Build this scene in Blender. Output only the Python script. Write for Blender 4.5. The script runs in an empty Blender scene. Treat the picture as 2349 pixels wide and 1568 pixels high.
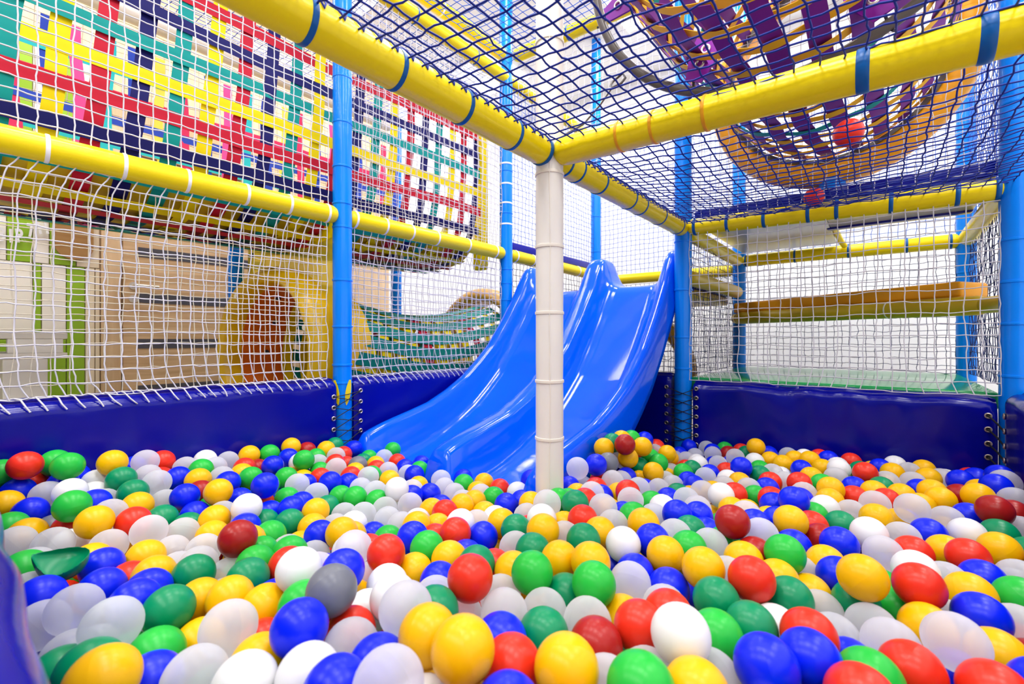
import bpy, bmesh, math, random
import numpy as np
from mathutils import Vector, Matrix
SC = bpy.context.scene
COL = SC.collection
PI = math.pi
rs = np.random.RandomState(11)

# ------------------------------------------------------------------ materials
def mat(name, color, rough=.4, spec=.28, bump=0, bscale=40, coat=0, sheen=0, transl=0, transp=0, emit=0, metal=0, var=0, vscale=6, stretch=None, facing=None):
    m = bpy.data.materials.new(name); m.use_nodes = True
    nt = m.node_tree; N = nt.nodes; L = nt.links
    b = N['Principled BSDF']; out = N['Material Output']
    b.inputs['Base Color'].default_value = (*color, 1)
    b.inputs['Roughness'].default_value = rough
    b.inputs['Specular IOR Level'].default_value = spec
    b.inputs['Metallic'].default_value = metal
    if coat:
        b.inputs['Coat Weight'].default_value = coat; b.inputs['Coat Roughness'].default_value = .08
    tc = None
    if bump or var:
        tc = N.new('ShaderNodeTexCoord'); mp = N.new('ShaderNodeMapping')
        L.new(tc.outputs['Object'], mp.inputs['Vector'])
        if stretch: mp.inputs['Scale'].default_value = stretch
    if bump:
        n = N.new('ShaderNodeTexNoise'); n.inputs['Scale'].default_value = bscale; n.inputs['Detail'].default_value = 3
        L.new(mp.outputs['Vector'], n.inputs['Vector'])
        bp = N.new('ShaderNodeBump'); bp.inputs['Strength'].default_value = bump; bp.inputs['Distance'].default_value = .01
        L.new(n.outputs['Fac'], bp.inputs['Height']); L.new(bp.outputs['Normal'], b.inputs['Normal'])
    if var:
        n2 = N.new('ShaderNodeTexNoise'); n2.inputs['Scale'].default_value = vscale; n2.inputs['Detail'].default_value = 4
        L.new(mp.outputs['Vector'], n2.inputs['Vector'])
        mx = N.new('ShaderNodeMix'); mx.data_type = 'RGBA'
        mx.inputs[6].default_value = (*[c*(1-var) for c in color], 1); mx.inputs[7].default_value = (*[min(1, c*(1+var)) for c in color], 1)
        L.new(n2.outputs['Fac'], mx.inputs[0]); L.new(mx.outputs[2], b.inputs['Base Color'])
    sh = b.outputs['BSDF']
    if transl:
        t = N.new('ShaderNodeBsdfTranslucent'); t.inputs['Color'].default_value = (*color, 1)
        ms = N.new('ShaderNodeMixShader'); ms.inputs[0].default_value = transl
        L.new(sh, ms.inputs[1]); L.new(t.outputs[0], ms.inputs[2]); sh = ms.outputs[0]
    if transp:
        t = N.new('ShaderNodeBsdfTransparent'); t.inputs['Color'].default_value = (*[min(1, .35+.7*c) for c in color], 1)
        ms = N.new('ShaderNodeMixShader'); ms.inputs[0].default_value = transp
        if facing is not None:
            lw = N.new('ShaderNodeLayerWeight'); lw.inputs['Blend'].default_value = .45; mr = N.new('ShaderNodeMapRange')
            mr.inputs['To Min'].default_value = transp; mr.inputs['To Max'].default_value = facing
            L.new(lw.outputs['Facing'], mr.inputs['Value']); L.new(mr.outputs['Result'], ms.inputs[0])
        L.new(sh, ms.inputs[1]); L.new(t.outputs[0], ms.inputs[2]); sh = ms.outputs[0]
    if emit:
        b.inputs['Emission Color'].default_value = (*color, 1); b.inputs['Emission Strength'].default_value = emit
    L.new(sh, out.inputs['Surface'])
    return m

def wood(name, c1, c2, sc=(1, 1, 14), rough=.45):
    m = bpy.data.materials.new(name); m.use_nodes = True
    nt = m.node_tree; N = nt.nodes; L = nt.links; b = N['Principled BSDF']; b.inputs['Roughness'].default_value = rough; b.inputs['Specular IOR Level'].default_value = .3
    tc = N.new('ShaderNodeTexCoord'); mp = N.new('ShaderNodeMapping'); mp.inputs['Scale'].default_value = sc
    n = N.new('ShaderNodeTexNoise'); n.inputs['Scale'].default_value = 2.2; n.inputs['Detail'].default_value = 6; n.inputs['Distortion'].default_value = .6
    r = N.new('ShaderNodeValToRGB'); r.color_ramp.elements[0].color = (*c1, 1); r.color_ramp.elements[1].color = (*c2, 1)
    r.color_ramp.elements[0].position = .3; r.color_ramp.elements[1].position = .7
    L.new(tc.outputs['Object'], mp.inputs['Vector']); L.new(mp.outputs['Vector'], n.inputs['Vector']); L.new(n.outputs['Fac'], r.inputs['Fac']); L.new(r.outputs['Color'], b.inputs['Base Color'])
    return m

M = {}
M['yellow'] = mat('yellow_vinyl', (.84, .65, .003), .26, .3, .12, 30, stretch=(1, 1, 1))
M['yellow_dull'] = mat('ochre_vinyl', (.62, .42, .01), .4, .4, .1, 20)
M['orange'] = mat('orange_vinyl', (.90, .38, .008), .38, .3, .1, 20)
M['post_blue'] = mat('blue_vinyl', (.0, .21, .86), .2, .3, .1, 25)
M['navy_pad'] = mat('navy_vinyl', (.001, .002, .25), .2, .3, .3, 7)
M['navy_band'] = mat('blue_band', (.0, .09, .33), .35)
M['slide'] = mat('blue_fibreglass', (.0, .095, .95), .1, .35)
M['white_post'] = mat('white_vinyl', (.80, .76, .72), .35, .5, .25, 14, stretch=(1, 1, .5))
M['cream_band'] = mat('cream_band', (.80, .74, .66), .4)
M['white_band'] = mat('white_band', (.86, .86, .84), .4)
M['orange_tie'] = mat('orange_tie', (.75, .33, .01), .4)
M['white_cord'] = mat('white_cord', (.58, .57, .63), .7)
M['cream_cord'] = mat('cream_cord', (.74, .68, .54), .7)
M['blue_cord'] = mat('blue_cord', (.004, .02, .26), .65)
M['mid_blue_cord'] = mat('mid_blue_cord', (.03, .12, .55), .65)
M['navy_cord'] = mat('navy_cord', (.01, .02, .12), .65)
M['black'] = mat('black_cord', (.012, .012, .014), .6)
M['hose'] = mat('dark_hose', (.10, .085, .08), .32)
M['steel'] = mat('steel', (.80, .78, .74), .38, metal=1)
M['brass'] = mat('eyelet_metal', (.66, .56, .44), .35, metal=1)
M['white_wall'] = mat('white_wall', (.86, .87, .88), .75, .2)
M['ceiling'] = mat('ceiling_white', (.88, .88, .88), .8, .2)
M['tan_wall'] = wood('tan_wall', (.62, .44, .27), (.74, .55, .36), (1, 14, 1))
M['door_wood'] = wood('door_wood', (.52, .33, .17), (.74, .52, .31), (1, 1, 14))
M['frame_wood'] = wood('frame_wood', (.62, .42, .24), (.74, .54, .33), (1, 12, 1))
M['dark_inlay'] = mat('dark_inlay', (.09, .09, .11), .25)
M['lime'] = mat('lime_board', (.29, .50, .03), .5)
M['cream_board'] = mat('cream_board', (.88, .77, .58), .5)
M['offwhite_board'] = mat('offwhite_board', (.90, .86, .78), .5)
M['brown_board'] = wood('brown_board', (.30, .15, .05), (.42, .24, .09), (1, 1, 8))
M['white_paint'] = mat('white_paint', (.88, .86, .82), .5, var=.05)
M['paper'] = mat('silver_paper', (.82, .82, .84), .4)
M['lime_string'] = mat('lime_string', (.6, .8, .05), .6)
M['floor'] = mat('beige_floor', (.55, .48, .40), .45, var=.06)
M['green_mat'] = mat('green_mat', (.02, .36, .10), .12, .5)
M['grey_sheet'] = mat('grey_sheet', (.46, .46, .50), .22, .6, .1, 8)
M['foam'] = mat('grey_foam', (.05, .05, .08), .7)
M['ring_yellow'] = mat('yellow_plastic', (.88, .55, .006), .28, .5)
M['ring_red'] = mat('rust_plastic', (.78, .16, .008), .3)
M['ring_brown'] = mat('brown_plastic', (.46, .25, .03), .38, .5, var=.15, vscale=12)
M['mesh_yellow'] = mat('yellow_mesh', (.95, .80, .05), .5, .3, transl=.35, transp=.42)
M['purple'] = mat('purple_strap', (.15, .010, .24), .6, .3)
M['purple_tab'] = mat('purple_tab', (.24, .01, .38), .4)
M['purple_yellow'] = mat('amber_strap', (.88, .50, .008), .55, .3, transl=.15)
for k, c in {'red': (.58, .008, .035), 'navy': (.006, .006, .13), 'teal': (.0, .33, .31), 'lemon': (.92, .74, .0), 'pink': (.86, .10, .42),
             'cyan': (.03, .60, .70), 'paleyellow': (.92, .82, .12), 'royal': (.03, .08, .60), 'rose': (.78, .04, .16), 'emerald': (.0, .25, .22)}.items():
    M['s_'+k] = mat(k+'_strap', c, .6, .25, transl=.15)
BALL = {'r': (.74, .028, .010), 'd': (.36, .010, .009), 'y': (.95, .52, .001), 'b': (.0, .014, .80), 'g': (.02, .52, .055), 't': (.0, .25, .10), 'w': (.86, .86, .88), 's': (.16, .17, .21)}
for k, c in BALL.items():
    M['b_'+k] = mat('ball_plastic_'+{'r': 'red', 'd': 'dark_red', 'y': 'yellow', 'b': 'blue', 'g': 'light_green', 't': 'dark_green', 'w': 'white', 's': 'grey'}[k], c, .31, .30, transl=.12 if k in 'wyg' else 0)
M['b_f'] = mat('ball_plastic_frosted', (.92, .93, .985), .29, .5, transl=.58, transp=.46, facing=.12)
M['b_X'] = M['b_t']
M['light'] = mat('light_panel', (1, .98, .95), .5, emit=1)

# ------------------------------------------------------------------ mesh building
class MB:
    def __init__(s): s.v = []; s.f = []; s.m = []; s.n = 0
    def add(s, v, f, mi=0):
        v = np.asarray(v, float).reshape(-1, 3)
        s.v.append(v); s.f += [tuple(int(i)+s.n for i in q) for q in f]; s.m += [mi]*len(f); s.n += len(v); return s
    def grid(s, P, closeu=False, closev=False, mi=0):
        P = np.asarray(P, float); nu, nv = P.shape[:2]; f = []
        for i in range(nu if closeu else nu-1):
            for j in range(nv if closev else nv-1):
                a = i*nv+j; b = ((i+1) % nu)*nv+j; c = ((i+1) % nu)*nv+(j+1) % nv; d = i*nv+(j+1) % nv
                f.append((a, b, c, d))
        return s.add(P.reshape(-1, 3), f, mi)
    def tube(s, pts, r, n=10, caps=True, closed=False, mi=0):
        p = np.asarray(pts, float); k = len(p); r = np.broadcast_to(np.asarray(r, float), (k,))
        if closed: t = np.roll(p, -1, 0)-np.roll(p, 1, 0)
        else: t = np.gradient(p, axis=0)
        t /= np.linalg.norm(t, axis=1)[:, None]+1e-12
        ref = np.array([0, 0, 1.]) if abs(t[0, 2]) < .9 else np.array([1., 0, 0])
        a = np.cross(t[0], ref); a /= np.linalg.norm(a); A = [a]
        for i in range(1, k):
            a = A[-1]-t[i]*np.dot(A[-1], t[i]); a /= np.linalg.norm(a); A.append(a)
        A = np.array(A); B = np.cross(t, A); th = np.arange(n)*2*PI/n
        P = p[:, None]+r[:, None, None]*(np.cos(th)[None, :, None]*A[:, None]+np.sin(th)[None, :, None]*B[:, None])
        base = s.n; s.grid(P, closed, True, mi)
        if caps and not closed:
            s.f += [tuple(base+i for i in range(n)), tuple(base+(k-1)*n+i for i in reversed(range(n)))]; s.m += [mi, mi]
        return s
    def box(s, lo, hi, mi=0):
        x0, y0, z0 = lo; x1, y1, z1 = hi
        v = [(x0, y0, z0), (x1, y0, z0), (x1, y1, z0), (x0, y1, z0), (x0, y0, z1), (x1, y0, z1), (x1, y1, z1), (x0, y1, z1)]
        return s.add(v, [(0, 3, 2, 1), (4, 5, 6, 7), (0, 1, 5, 4), (1, 2, 6, 5), (2, 3, 7, 6), (3, 0, 4, 7)], mi)
    def rbox(s, lo, hi, r=.01, seg=3, rot=None, mi=0):
        bm = bmesh.new(); bmesh.ops.create_cube(bm, size=1)
        lo = Vector(lo); hi = Vector(hi); c = (lo+hi)/2; d = hi-lo
        for v in bm.verts: v.co = Vector((v.co.x*d.x, v.co.y*d.y, v.co.z*d.z))
        bmesh.ops.bevel(bm, geom=list(bm.edges), offset=min(r, min(d)*.49), segments=seg, affect='EDGES', profile=.5)
        if rot is not None: bmesh.ops.transform(bm, matrix=rot, verts=bm.verts)
        bm.verts.index_update()
        v = [tuple(x.co+c) for x in bm.verts]; f = [tuple(q.index for q in x.verts) for x in bm.faces]; bm.free()
        return s.add(v, f, mi)
    def strap(s, pts, wdir, width, thick=.0016, nrm=None, mi=0):
        p = np.asarray(pts, float); w = np.asarray(wdir, float)
        if w.ndim == 1: w = np.broadcast_to(w, p.shape)
        w = w/np.linalg.norm(w, axis=1)[:, None]
        t = np.gradient(p, axis=0); nn = np.cross(t, w); nn /= np.linalg.norm(nn, axis=1)[:, None]+1e-12
        h = w*width/2; q = nn*thick/2
        P = np.stack([p-h-q, p+h-q, p+h+q, p-h+q], 1)
        base = s.n; k = len(p); s.grid(P, False, True, mi)
        s.f += [(base, base+1, base+2, base+3), (base+4*k-1, base+4*k-2, base+4*k-3, base+4*k-4)]; s.m += [mi, mi]
        return s
    def lathe_y(s, c, prof, n=72, closed=True, mi=0, a0=0, a1=2*PI):
        th = np.linspace(a0, a1, n, endpoint=(a1-a0 < 2*PI-1e-6)); pr = np.array(prof)
        P = np.zeros((n, len(pr), 3)); P[..., 0] = c[0]+np.cos(th)[:, None]*pr[None, :, 0]; P[..., 2] = c[2]+np.sin(th)[:, None]*pr[None, :, 0]; P[..., 1] = c[1]+pr[None, :, 1]
        return s.grid(P, a1-a0 > 2*PI-1e-6, closed, mi)

ROOT = {}
def tag(o, label=None, cat=None, group=None, kind=None):
    if label: o['label'] = label
    if cat: o['category'] = cat
    if group: o['group'] = group
    if kind: o['kind'] = kind
    return o
def empty(name, loc, label, cat, group=None):
    o = bpy.data.objects.new(name, None); COL.objects.link(o); o.location = loc; o.empty_display_size = .05
    ROOT[o.name] = np.array(loc, float); return tag(o, label, cat, group)
def obj(name, mb, mats, parent=None, smooth=True, label=None, cat=None, group=None, kind=None, origin=None):
    v = np.concatenate(mb.v)
    if parent is not None:
        off = ROOT[parent.name]; ROOT_off = off
    else:
        off = np.array(origin if origin is not None else [(v[:, 0].min()+v[:, 0].max())/2, (v[:, 1].min()+v[:, 1].max())/2, v[:, 2].min()], float)
    me = bpy.data.meshes.new(name); me.from_pydata((v-off).tolist(), [], mb.f)
    for m in (mats if isinstance(mats, (list, tuple)) else [mats]): me.materials.append(m)
    if any(mb.m): me.polygons.foreach_set('material_index', mb.m)
    bm = bmesh.new(); bm.from_mesh(me); bmesh.ops.recalc_face_normals(bm, faces=bm.faces); bm.to_mesh(me); bm.free()
    if smooth:
        me.polygons.foreach_set('use_smooth', [True]*len(me.polygons))
        if smooth != 'full':
            try: me.set_sharp_from_angle(angle=math.radians(50))
            except Exception: pass
    me.update()
    o = bpy.data.objects.new(name, me); COL.objects.link(o)
    if parent is None: o.location = off; ROOT[o.name] = off
    else: o.parent = parent; ROOT[o.name] = off
    return tag(o, label, cat, group, kind)

def cyl(p0, p1, r, n=24, steps=24, round_ends=True, lump=.012, mb=None, seed=0):
    mb = mb or MB(); p0 = np.array(p0, float); p1 = np.array(p1, float); L = np.linalg.norm(p1-p0)
    if round_ends:
        e = min(.9*r, L*.3)/L; t = np.concatenate([[0, e*.08, e*.3, e*.65, e], np.linspace(e, 1-e, steps)[1:-1], [1-e, 1-e*.65, 1-e*.3, 1-e*.08, 1]])
        k = np.ones(len(t)); k[:5] = [.35, .55, .8, .95, 1]; k[-5:] = [1, .95, .8, .55, .35]
    else: t = np.linspace(0, 1, steps); k = np.ones(steps)
    R = np.random.RandomState(seed+5); k = k*(1+lump*np.interp(t, np.linspace(0, 1, 14), R.uniform(-1, 1, 14)))
    return mb.tube(p0+(p1-p0)*t[:, None], r*k, n)
def band(parent, p, axis, r, w, m, name='tie_band'):
    a = np.array(axis, float); a /= np.linalg.norm(a); p = np.array(p, float)
    s = np.array([-.5, -.4, 0, .4, .5])*w
    mb = MB().tube(p+a*s[:, None], np.array([r*1.0, r*1.045, r*1.055, r*1.045, r*1.0]), 28)
    return obj(name, mb, m, parent)
def beam(name, label, p0, p1, r=.044, m='yellow', bands=(), group=None, cat='beam', ends=True):
    p0 = np.array(p0, float); p1 = np.array(p1, float); c = (p0+p1)/2
    root = empty(name, tuple(c-np.array([0, 0, r])), label, cat, group)
    obj('foam_sleeve', cyl(p0, p1, r, 28, 30, ends, seed=int(abs(c.sum())*1000) % 999), M[m], root)
    for (t, bm_, w) in bands: band(root, p0+(p1-p0)*t, p1-p0, r, w, M[bm_])
    return root
def post(name, label, x, y, z0, z1, m='post_blue', rings=(), r=.046, group=None, ringmat='post_blue', extra=()):
    root = empty(name, (x, y, z0), label, 'post', group)
    zz = sorted(set([z0]+[z for z in rings]+[z1]))
    t = np.linspace(z0, z1, 60); R = np.random.RandomState(int(abs(x*100+y*10))+1); k = 1+.012*np.interp(t, np.linspace(z0, z1, 18), R.uniform(-1, 1, 18))
    for z in rings: k = k-.03*np.exp(-((t-z)/.02)**2)
    obj('foam_sleeve', MB().tube(np.stack([np.full(60, x), np.full(60, y), t], 1), r*k, 30), M[m], root)
    for z in rings: band(root, (x, y, z), (0, 0, 1), r, .011, M[ringmat])
    for (z, mm) in extra: band(root, (x, y, z), (0, 0, 1), r, .012, M[mm])
    return root
def snoise(n, m, amp, seed, freq=3):
    R = np.random.RandomState(seed); u = np.linspace(0, 1, n)[:, None]; v = np.linspace(0, 1, m)[None]; o = np.zeros((n, m))
    for i in range(5):
        a, b = R.uniform(-freq, freq, 2)*2*PI; o += np.sin(a*u+b*v+R.uniform(0, 6.28))
    return o/5*amp
def net_mb(P, r, jit=.002, sm=.006, seed=0, sub=2, mb=None, du=None):
    mb = mb or MB(); P = np.array(P, float); nu, nv = P.shape[:2]; R = np.random.RandomState(seed)
    N = np.cross(P[-1, 0]-P[0, 0], P[0, -1]-P[0, 0]); N /= np.linalg.norm(N)
    for k in range(3): P[..., k] += snoise(nu, nv, sm, seed*7+k, 4)+R.normal(0, jit, (nu, nv))
    def line(Q):
        n = len(Q)
        if sub > 1:
            tt = np.linspace(0, n-1, (n-1)*sub+1); i = np.clip(tt.astype(int), 0, n-2); fr = (tt-i)[:, None]
            Q = Q[i]*(1-fr)+Q[i+1]*fr
            w = np.sin(PI*fr)*R.normal(0, jit*.8, (len(Q), 3)); Q = Q+w
        t = np.gradient(Q, axis=0); t /= np.linalg.norm(t, axis=1)[:, None]+1e-12
        a = np.cross(t, N); a /= np.linalg.norm(a, axis=1)[:, None]+1e-12; b = np.cross(t, a)
        th = np.arange(5)*2*PI/5
        T = Q[:, None]+r*(np.cos(th)[None, :, None]*a[:, None]+np.sin(th)[None, :, None]*b[:, None])
        mb.grid(T, False, True)
    for i in range(nu): line(P[i])
    for j in range(nv): line(P[:, j])
    return mb
def plane_grid(o, u, v, nu, nv):
    o, u, v = map(lambda q: np.array(q, float), (o, u, v)); a = np.linspace(0, 1, nu)[:, None, None]; b = np.linspace(0, 1, nv)[None, :, None]
    return o+a*u+b*v
def net(label, P, r, m, seed, jit=.002, sm=.006, group=None, sub=2, name='safety_net'):
    return obj(name, net_mb(P, r, jit, sm, seed, sub), M[m], None, smooth='full', label=label, cat='net', group=group)

LAMP_W = 28
EXPO = 0.12
BALL_XYZ = [
-4024,4006,4174,-1194,6813,3680,831,9340,3550,-3052,4843,3913,-2172,6385,3923,-7519,1218,3770,-6554,3213,3830,-9068,1573,3675,-7759,2710,3592,-4348,3148,4091,
-286,10480,3675,-781,7490,3578,-10667,1371,3417,319,8559,3318,-7123,2085,3484,510,11070,3536,-6917,3913,3950,-4795,4108,3990,-9467,2384,3389,-2203,5117,3910,
-5597,5751,3837,-6402,2420,3533,-1862,9250,3625,-12654,1449,3630,-5561,4333,3957,1300,11072,3270,-2954,6819,3507,-3833,4722,3654,-11296,1029,3064,-5828,2967,3604,
1148,8629,3362,-4093,7427,3540,-5213,7049,3539,-8279,4046,3795,-3332,6110,3428,-5056,2920,3801,-12075,1082,3225,-1759,5743,3687,-2310,8654,3338,-1997,7473,3411,
-192,6955,3646,-2727,9311,3524,-1657,8193,3337,102,9319,3194,-877,8295,3466,-4174,5951,3327,-6105,3758,3446,-11244,4112,3535,-8583,1995,3202,-131,7901,3365,
-1614,11200,3445,-3859,8460,3216,-15180,2308,3475,-1325,9706,3248,-8219,5890,3439,-9297,3271,3247,-3660,9806,3330,-2797,11840,3634,-4971,5926,3372,-11053,3207,3144,
-16134,2024,3732,1474,14284,3164,2121,15480,3082,-9272,1038,3120,-8370,1228,3497,-4610,9732,3317,1386,10276,3084,-19076,1414,4393,1285,12196,3166,2317,17565,3446,
-8562,3570,3223,-14256,3184,3198,-13717,1000,3259,-15686,1000,3243,-3826,6720,3281,616,16358,3444,9,13513,3088,-788,13137,3208,-18669,2246,4264,-7822,1763,3270,
-11806,1901,3138,-1818,13510,3375,-9893,3801,3205,-5324,8182,3324,-13087,2113,3087,2013,12724,3107,585,10382,3136,-4554,8131,3529,-4631,6626,3194,-4441,5214,3486,
-10205,2080,3371,-8013,4768,3579,-147,10100,2988,-3306,9032,3048,-263,14378,3192,1663,16226,3080,-6356,9034,3399,-6595,4874,3520,1609,13494,3021,-9225,5742,3307,
-15733,5206,3356,-13233,2888,2955,-5320,3676,3572,-8431,8123,3075,-17860,1415,3339,-8355,7132,3078,-16464,4553,3220,-15015,6262,3435,-3340,4051,3739,-1949,15037,3449,
-13919,5323,3256,515,12402,3291,-8122,8819,2834,-18934,3301,4099,-5408,9317,3322,-1862,6701,3257,-10624,6283,3103,-14564,2463,2990,-5692,5013,3560,-10028,3013,3068,
-7972,6436,2914,-722,11656,3078,-7552,7089,3073,-15202,3065,3222,-15139,1572,3173,-7031,2854,3298,-12951,1000,3044,-11659,2686,3136,-911,10286,2886,-4747,7503,3074,
-3156,11316,3148,-18268,3395,3667,-636,9473,2932,547,14102,3033,-130,15807,3160,-17773,4166,3483,-14362,3912,2884,-6111,8291,3247,-2786,7592,3399,912,15737,3036,
-4190,10409,3279,2221,19431,3297,-2332,10823,3230,-4722,11147,3307,-14469,4698,2977,-2285,12382,3282,-9130,7328,3048,-17831,2199,3674,1377,19153,3085,-4353,12527,3225,
-10906,2425,3202,2314,16892,3013,-6755,4159,3210,-3409,10561,3267,-7378,9272,3073,-17339,3490,3431,-12624,9468,2994,-13316,6236,2697,1377,17278,3022,-19279,4207,3884,
387,15134,2998,-7577,3778,3522,-11446,6140,2868,2211,14020,3015,-3996,15515,3038,-10030,1232,2960,-10572,4211,3125,2711,20311,3464,-16567,3431,3231,-7604,5476,3145,
-6110,10493,3262,-6102,11601,3267,-6854,11341,3286,-18533,1000,3498,-6025,7481,3145,1818,11621,3005,-7468,10821,3296,-8507,14238,3380,-992,12399,2980,-13334,7029,2792,
-1631,10441,3192,-179,17367,3097,-866,15085,3001,-5409,10112,3232,-490,20927,3161,1169,14986,2934,-395,10884,2994,-7137,6413,2990,-8144,14941,3418,-13061,4000,2779,
-13689,3507,2737,-19268,1289,3628,-18525,1798,3546,-11917,9459,2622,-2807,5432,3430,-1153,11044,2817,-7720,16445,3946,-17799,8892,3225,214,11386,2863,-8897,2668,2909,
-12547,5367,2821,-13864,8692,2640,-10355,13943,2669,-6728,7104,3203,2092,22023,3102,-8270,9750,2883,-15732,3805,2948,-17191,1000,3222,-14008,6610,2827,-1329,18297,3076,
-16437,1254,3178,-6026,13238,3050,-6894,8647,2955,-10660,4992,3049,-18195,7874,3141,-3933,11162,3221,-13744,4409,2815,-15853,7689,2921,-17763,5284,3296,-9440,11365,2645,
-11898,3540,2963,-4276,19457,3025,3000,19591,3283,-6995,17443,2789,-4087,9202,3034,-15372,8641,2869,-5483,10967,3145,-5745,6741,3029,-1330,16294,3009,-17431,6791,3083,
-4053,13366,3015,-7241,4774,3060,-18464,4909,3312,-1666,12814,3025,-10440,10355,2678,-719,16791,2869,-1203,13819,2973,-10359,9546,2718,-7838,18386,3500,-11214,3896,2773,
-12399,8056,2599,1897,18203,2972,-8507,16246,3738,-3677,7735,2933,-16136,2762,3302,-9876,4591,3160,-11530,8310,2588,-3820,11943,3106,-7075,9997,3202,-1425,8904,3053,
-9943,8123,2873,-8903,8779,2998,-19725,2090,4218,3000,21052,3475,-17130,2601,3403,-14981,7912,2716,-20000,4847,3639,-15780,4616,2818,-4563,23599,3022,-20000,7738,3295,
-7811,16930,3322,-4697,15955,2870,1017,12956,3005,1726,9442,3201,-12583,6537,2650,-2290,18982,2908,-2534,15601,3011,1285,22429,2948,-17161,5961,3153,1250,20086,3067,
-16864,9728,2896,-12649,10921,2432,-17122,7889,2883,-728,18746,2799,-17149,4213,2986,-7494,14967,2928,-14196,1085,1815,-15343,10185,2715,-8063,15727,3335,-6602,5831,3093,
-5812,5732,3070,-18722,5656,3380,-3779,16274,2908,-4823,14724,2919,-1324,21869,2945,293,22827,2872,-20000,8527,3187,-2260,11606,3092,-12417,8847,2543,-14556,11770,2572,
-5421,18803,2566,-1361,20964,2813,-7578,20526,2825,-1476,14569,3006,-10725,8195,2658,-5255,11730,3188,-15364,7104,2699,-13246,5011,2957,-10458,11903,2502,-1283,17405,2935,
-20000,4027,3594,-19816,1000,4132,-20000,1608,3649,-19207,2199,3626,-20000,2566,3638,-19331,2974,3488,-18570,4120,3531,-17839,2912,3201,-17296,1771,2900,-16555,2031,3044,
-15782,1931,2864,-13879,2051,2994,-14458,1185,3036,-20000,6184,3412,-20000,6950,3207,-19225,6259,3251,-17956,6050,3169,-19486,5402,3385,-19946,9404,3342,-20000,10131,3021,
-19572,10803,3015,-20000,11470,3011,-19324,8998,3052,-18533,9062,2960,-18943,7155,3086,-19346,7800,2843,-18231,6793,3065,-17016,5111,3083,-15137,5113,2832,-16186,5973,2794,
-16367,8251,2692,-17407,8659,2574,-16689,8975,2704,-15470,6325,2763,-14689,6256,2636,-13985,7744,2556,-14650,8615,2526,-13208,7891,2447,-12689,7285,2404,-14005,5833,2648,
-15083,4236,2767,-12173,4688,3012,-12105,5931,2473,-11591,5371,2705,-11376,4652,2962,-10847,5660,2659,-19263,11470,2700,-18796,10838,2832,-17743,10193,2826,-18056,10874,2553,
-19183,10129,2858,-18450,9832,2775,-17573,9431,2686,-9883,6029,2955,-19561,12200,2797,-18711,12448,2435,-17983,12777,2504,-17194,12919,2401,-17391,11913,2463,-16715,11486,2479,
-17273,10953,2669,-18180,11785,2471,-16258,12622,2374,-16092,13403,2405,-15479,12800,2380,-15919,11514,2529,-15298,12022,2412,-16662,10444,2604,-15914,10716,2544,-14914,10852,2521,
-16086,9894,2665,-15455,9402,2636,-14657,9409,2611,-13429,10757,2463,-13879,11409,2353,-12681,10133,2556,-13863,9491,2634,-13177,9087,2563,-12870,11838,2385,-12100,11622,2380,
-12638,12638,2377,-12185,13295,2354,-11849,12574,2273,-11366,11305,2365,-11228,12091,2408,-10615,11124,2566,-10430,13202,2375,-9426,12158,2545,-11923,7419,2629,-10924,8951,2500,
-11515,10412,2398,-11163,9711,2553,-9939,8875,2604,-11165,7569,2455,-10369,7485,2588,-9713,10625,2518,-9024,9521,2733,-8990,10311,2640,-9156,8069,2749,-10133,6728,2664,
-11066,6826,2723,-8544,17038,3795,-8518,17832,3789,-8526,18817,3647,-8548,20288,3357,-8511,21616,2785,-8298,20851,2712,-8081,22967,2031,-8006,24834,2299,-8131,23764,2092,
-7400,22568,2169,-8542,19696,2676,-8341,17472,3097,-8033,18566,2592,-7865,19301,2841,-7290,18740,2832,-8530,16701,3071,-8500,18232,3101,-8537,15992,2716,-7693,16511,2670,
-7009,21276,2105,-6762,22091,2249,-7356,20352,2078,-8051,19356,2029,-7731,17845,2244,-7433,18577,2065,-7147,19324,2126,-6783,18182,2313,-5882,18157,2466,-8179,15285,2687,
-7530,15738,2743,-8468,14549,2644,-8499,13669,2833,-7878,13170,2830,-7757,14228,2803,-6989,14391,2730,-7915,17073,2149,-7048,16804,2278,-6379,16426,2512,-6218,17430,2432,
-5482,15845,2654,-5518,15047,2694,-6434,13919,3043,-7176,12897,3092,-7227,13634,2801,-6987,12109,3123,-7716,12346,2904,-7593,11592,3127,-6481,12637,2815,-5679,14037,2810,
-5119,13487,2963,-8168,10783,2764,-6788,10666,2882,-5792,12261,2938,-5073,12689,2920,-6194,9731,3049,-7110,24850,2340,-6626,24157,2390,-6223,24849,2416,-5838,23982,2418,
-5433,24719,2468,-5047,24011,2537,-5207,22560,2642,-4364,22312,2631,-5683,21583,2446,-5477,19600,2506,-5013,20250,2535,-4610,18863,2610,-4428,17572,2701,-4073,18286,2741,
-3638,17617,2773,-4576,16729,2696,-3705,19912,2700,-3396,20649,2667,-3896,23131,2606,-3322,22574,2657,-3008,23489,2714,-3419,24666,2578,-2726,24237,2692,-2395,23005,2884,
-1834,24149,2773,-2215,24850,2650,-2546,21748,2737,-2104,20642,2765,-1899,22391,2755,-3214,19063,2735,-2883,19786,2650,-1679,19786,2778,-3175,18265,2719,-2039,18018,2841,
-3283,16903,2759,-2725,16373,2963,-1534,15522,2967,-4299,14122,2940,-3503,14814,2882,-2993,14219,3045,-2523,14827,2827,-2202,14143,3083,-3653,12689,2875,-3065,12153,2949,
-2614,13363,3139,-1053,24455,2736,-77,23773,2785,118,21357,2851,841,21700,2883,1698,23343,2791,3000,21847,3468,-28,20349,2859,-220,19351,2927,480,19732,2872,
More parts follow.
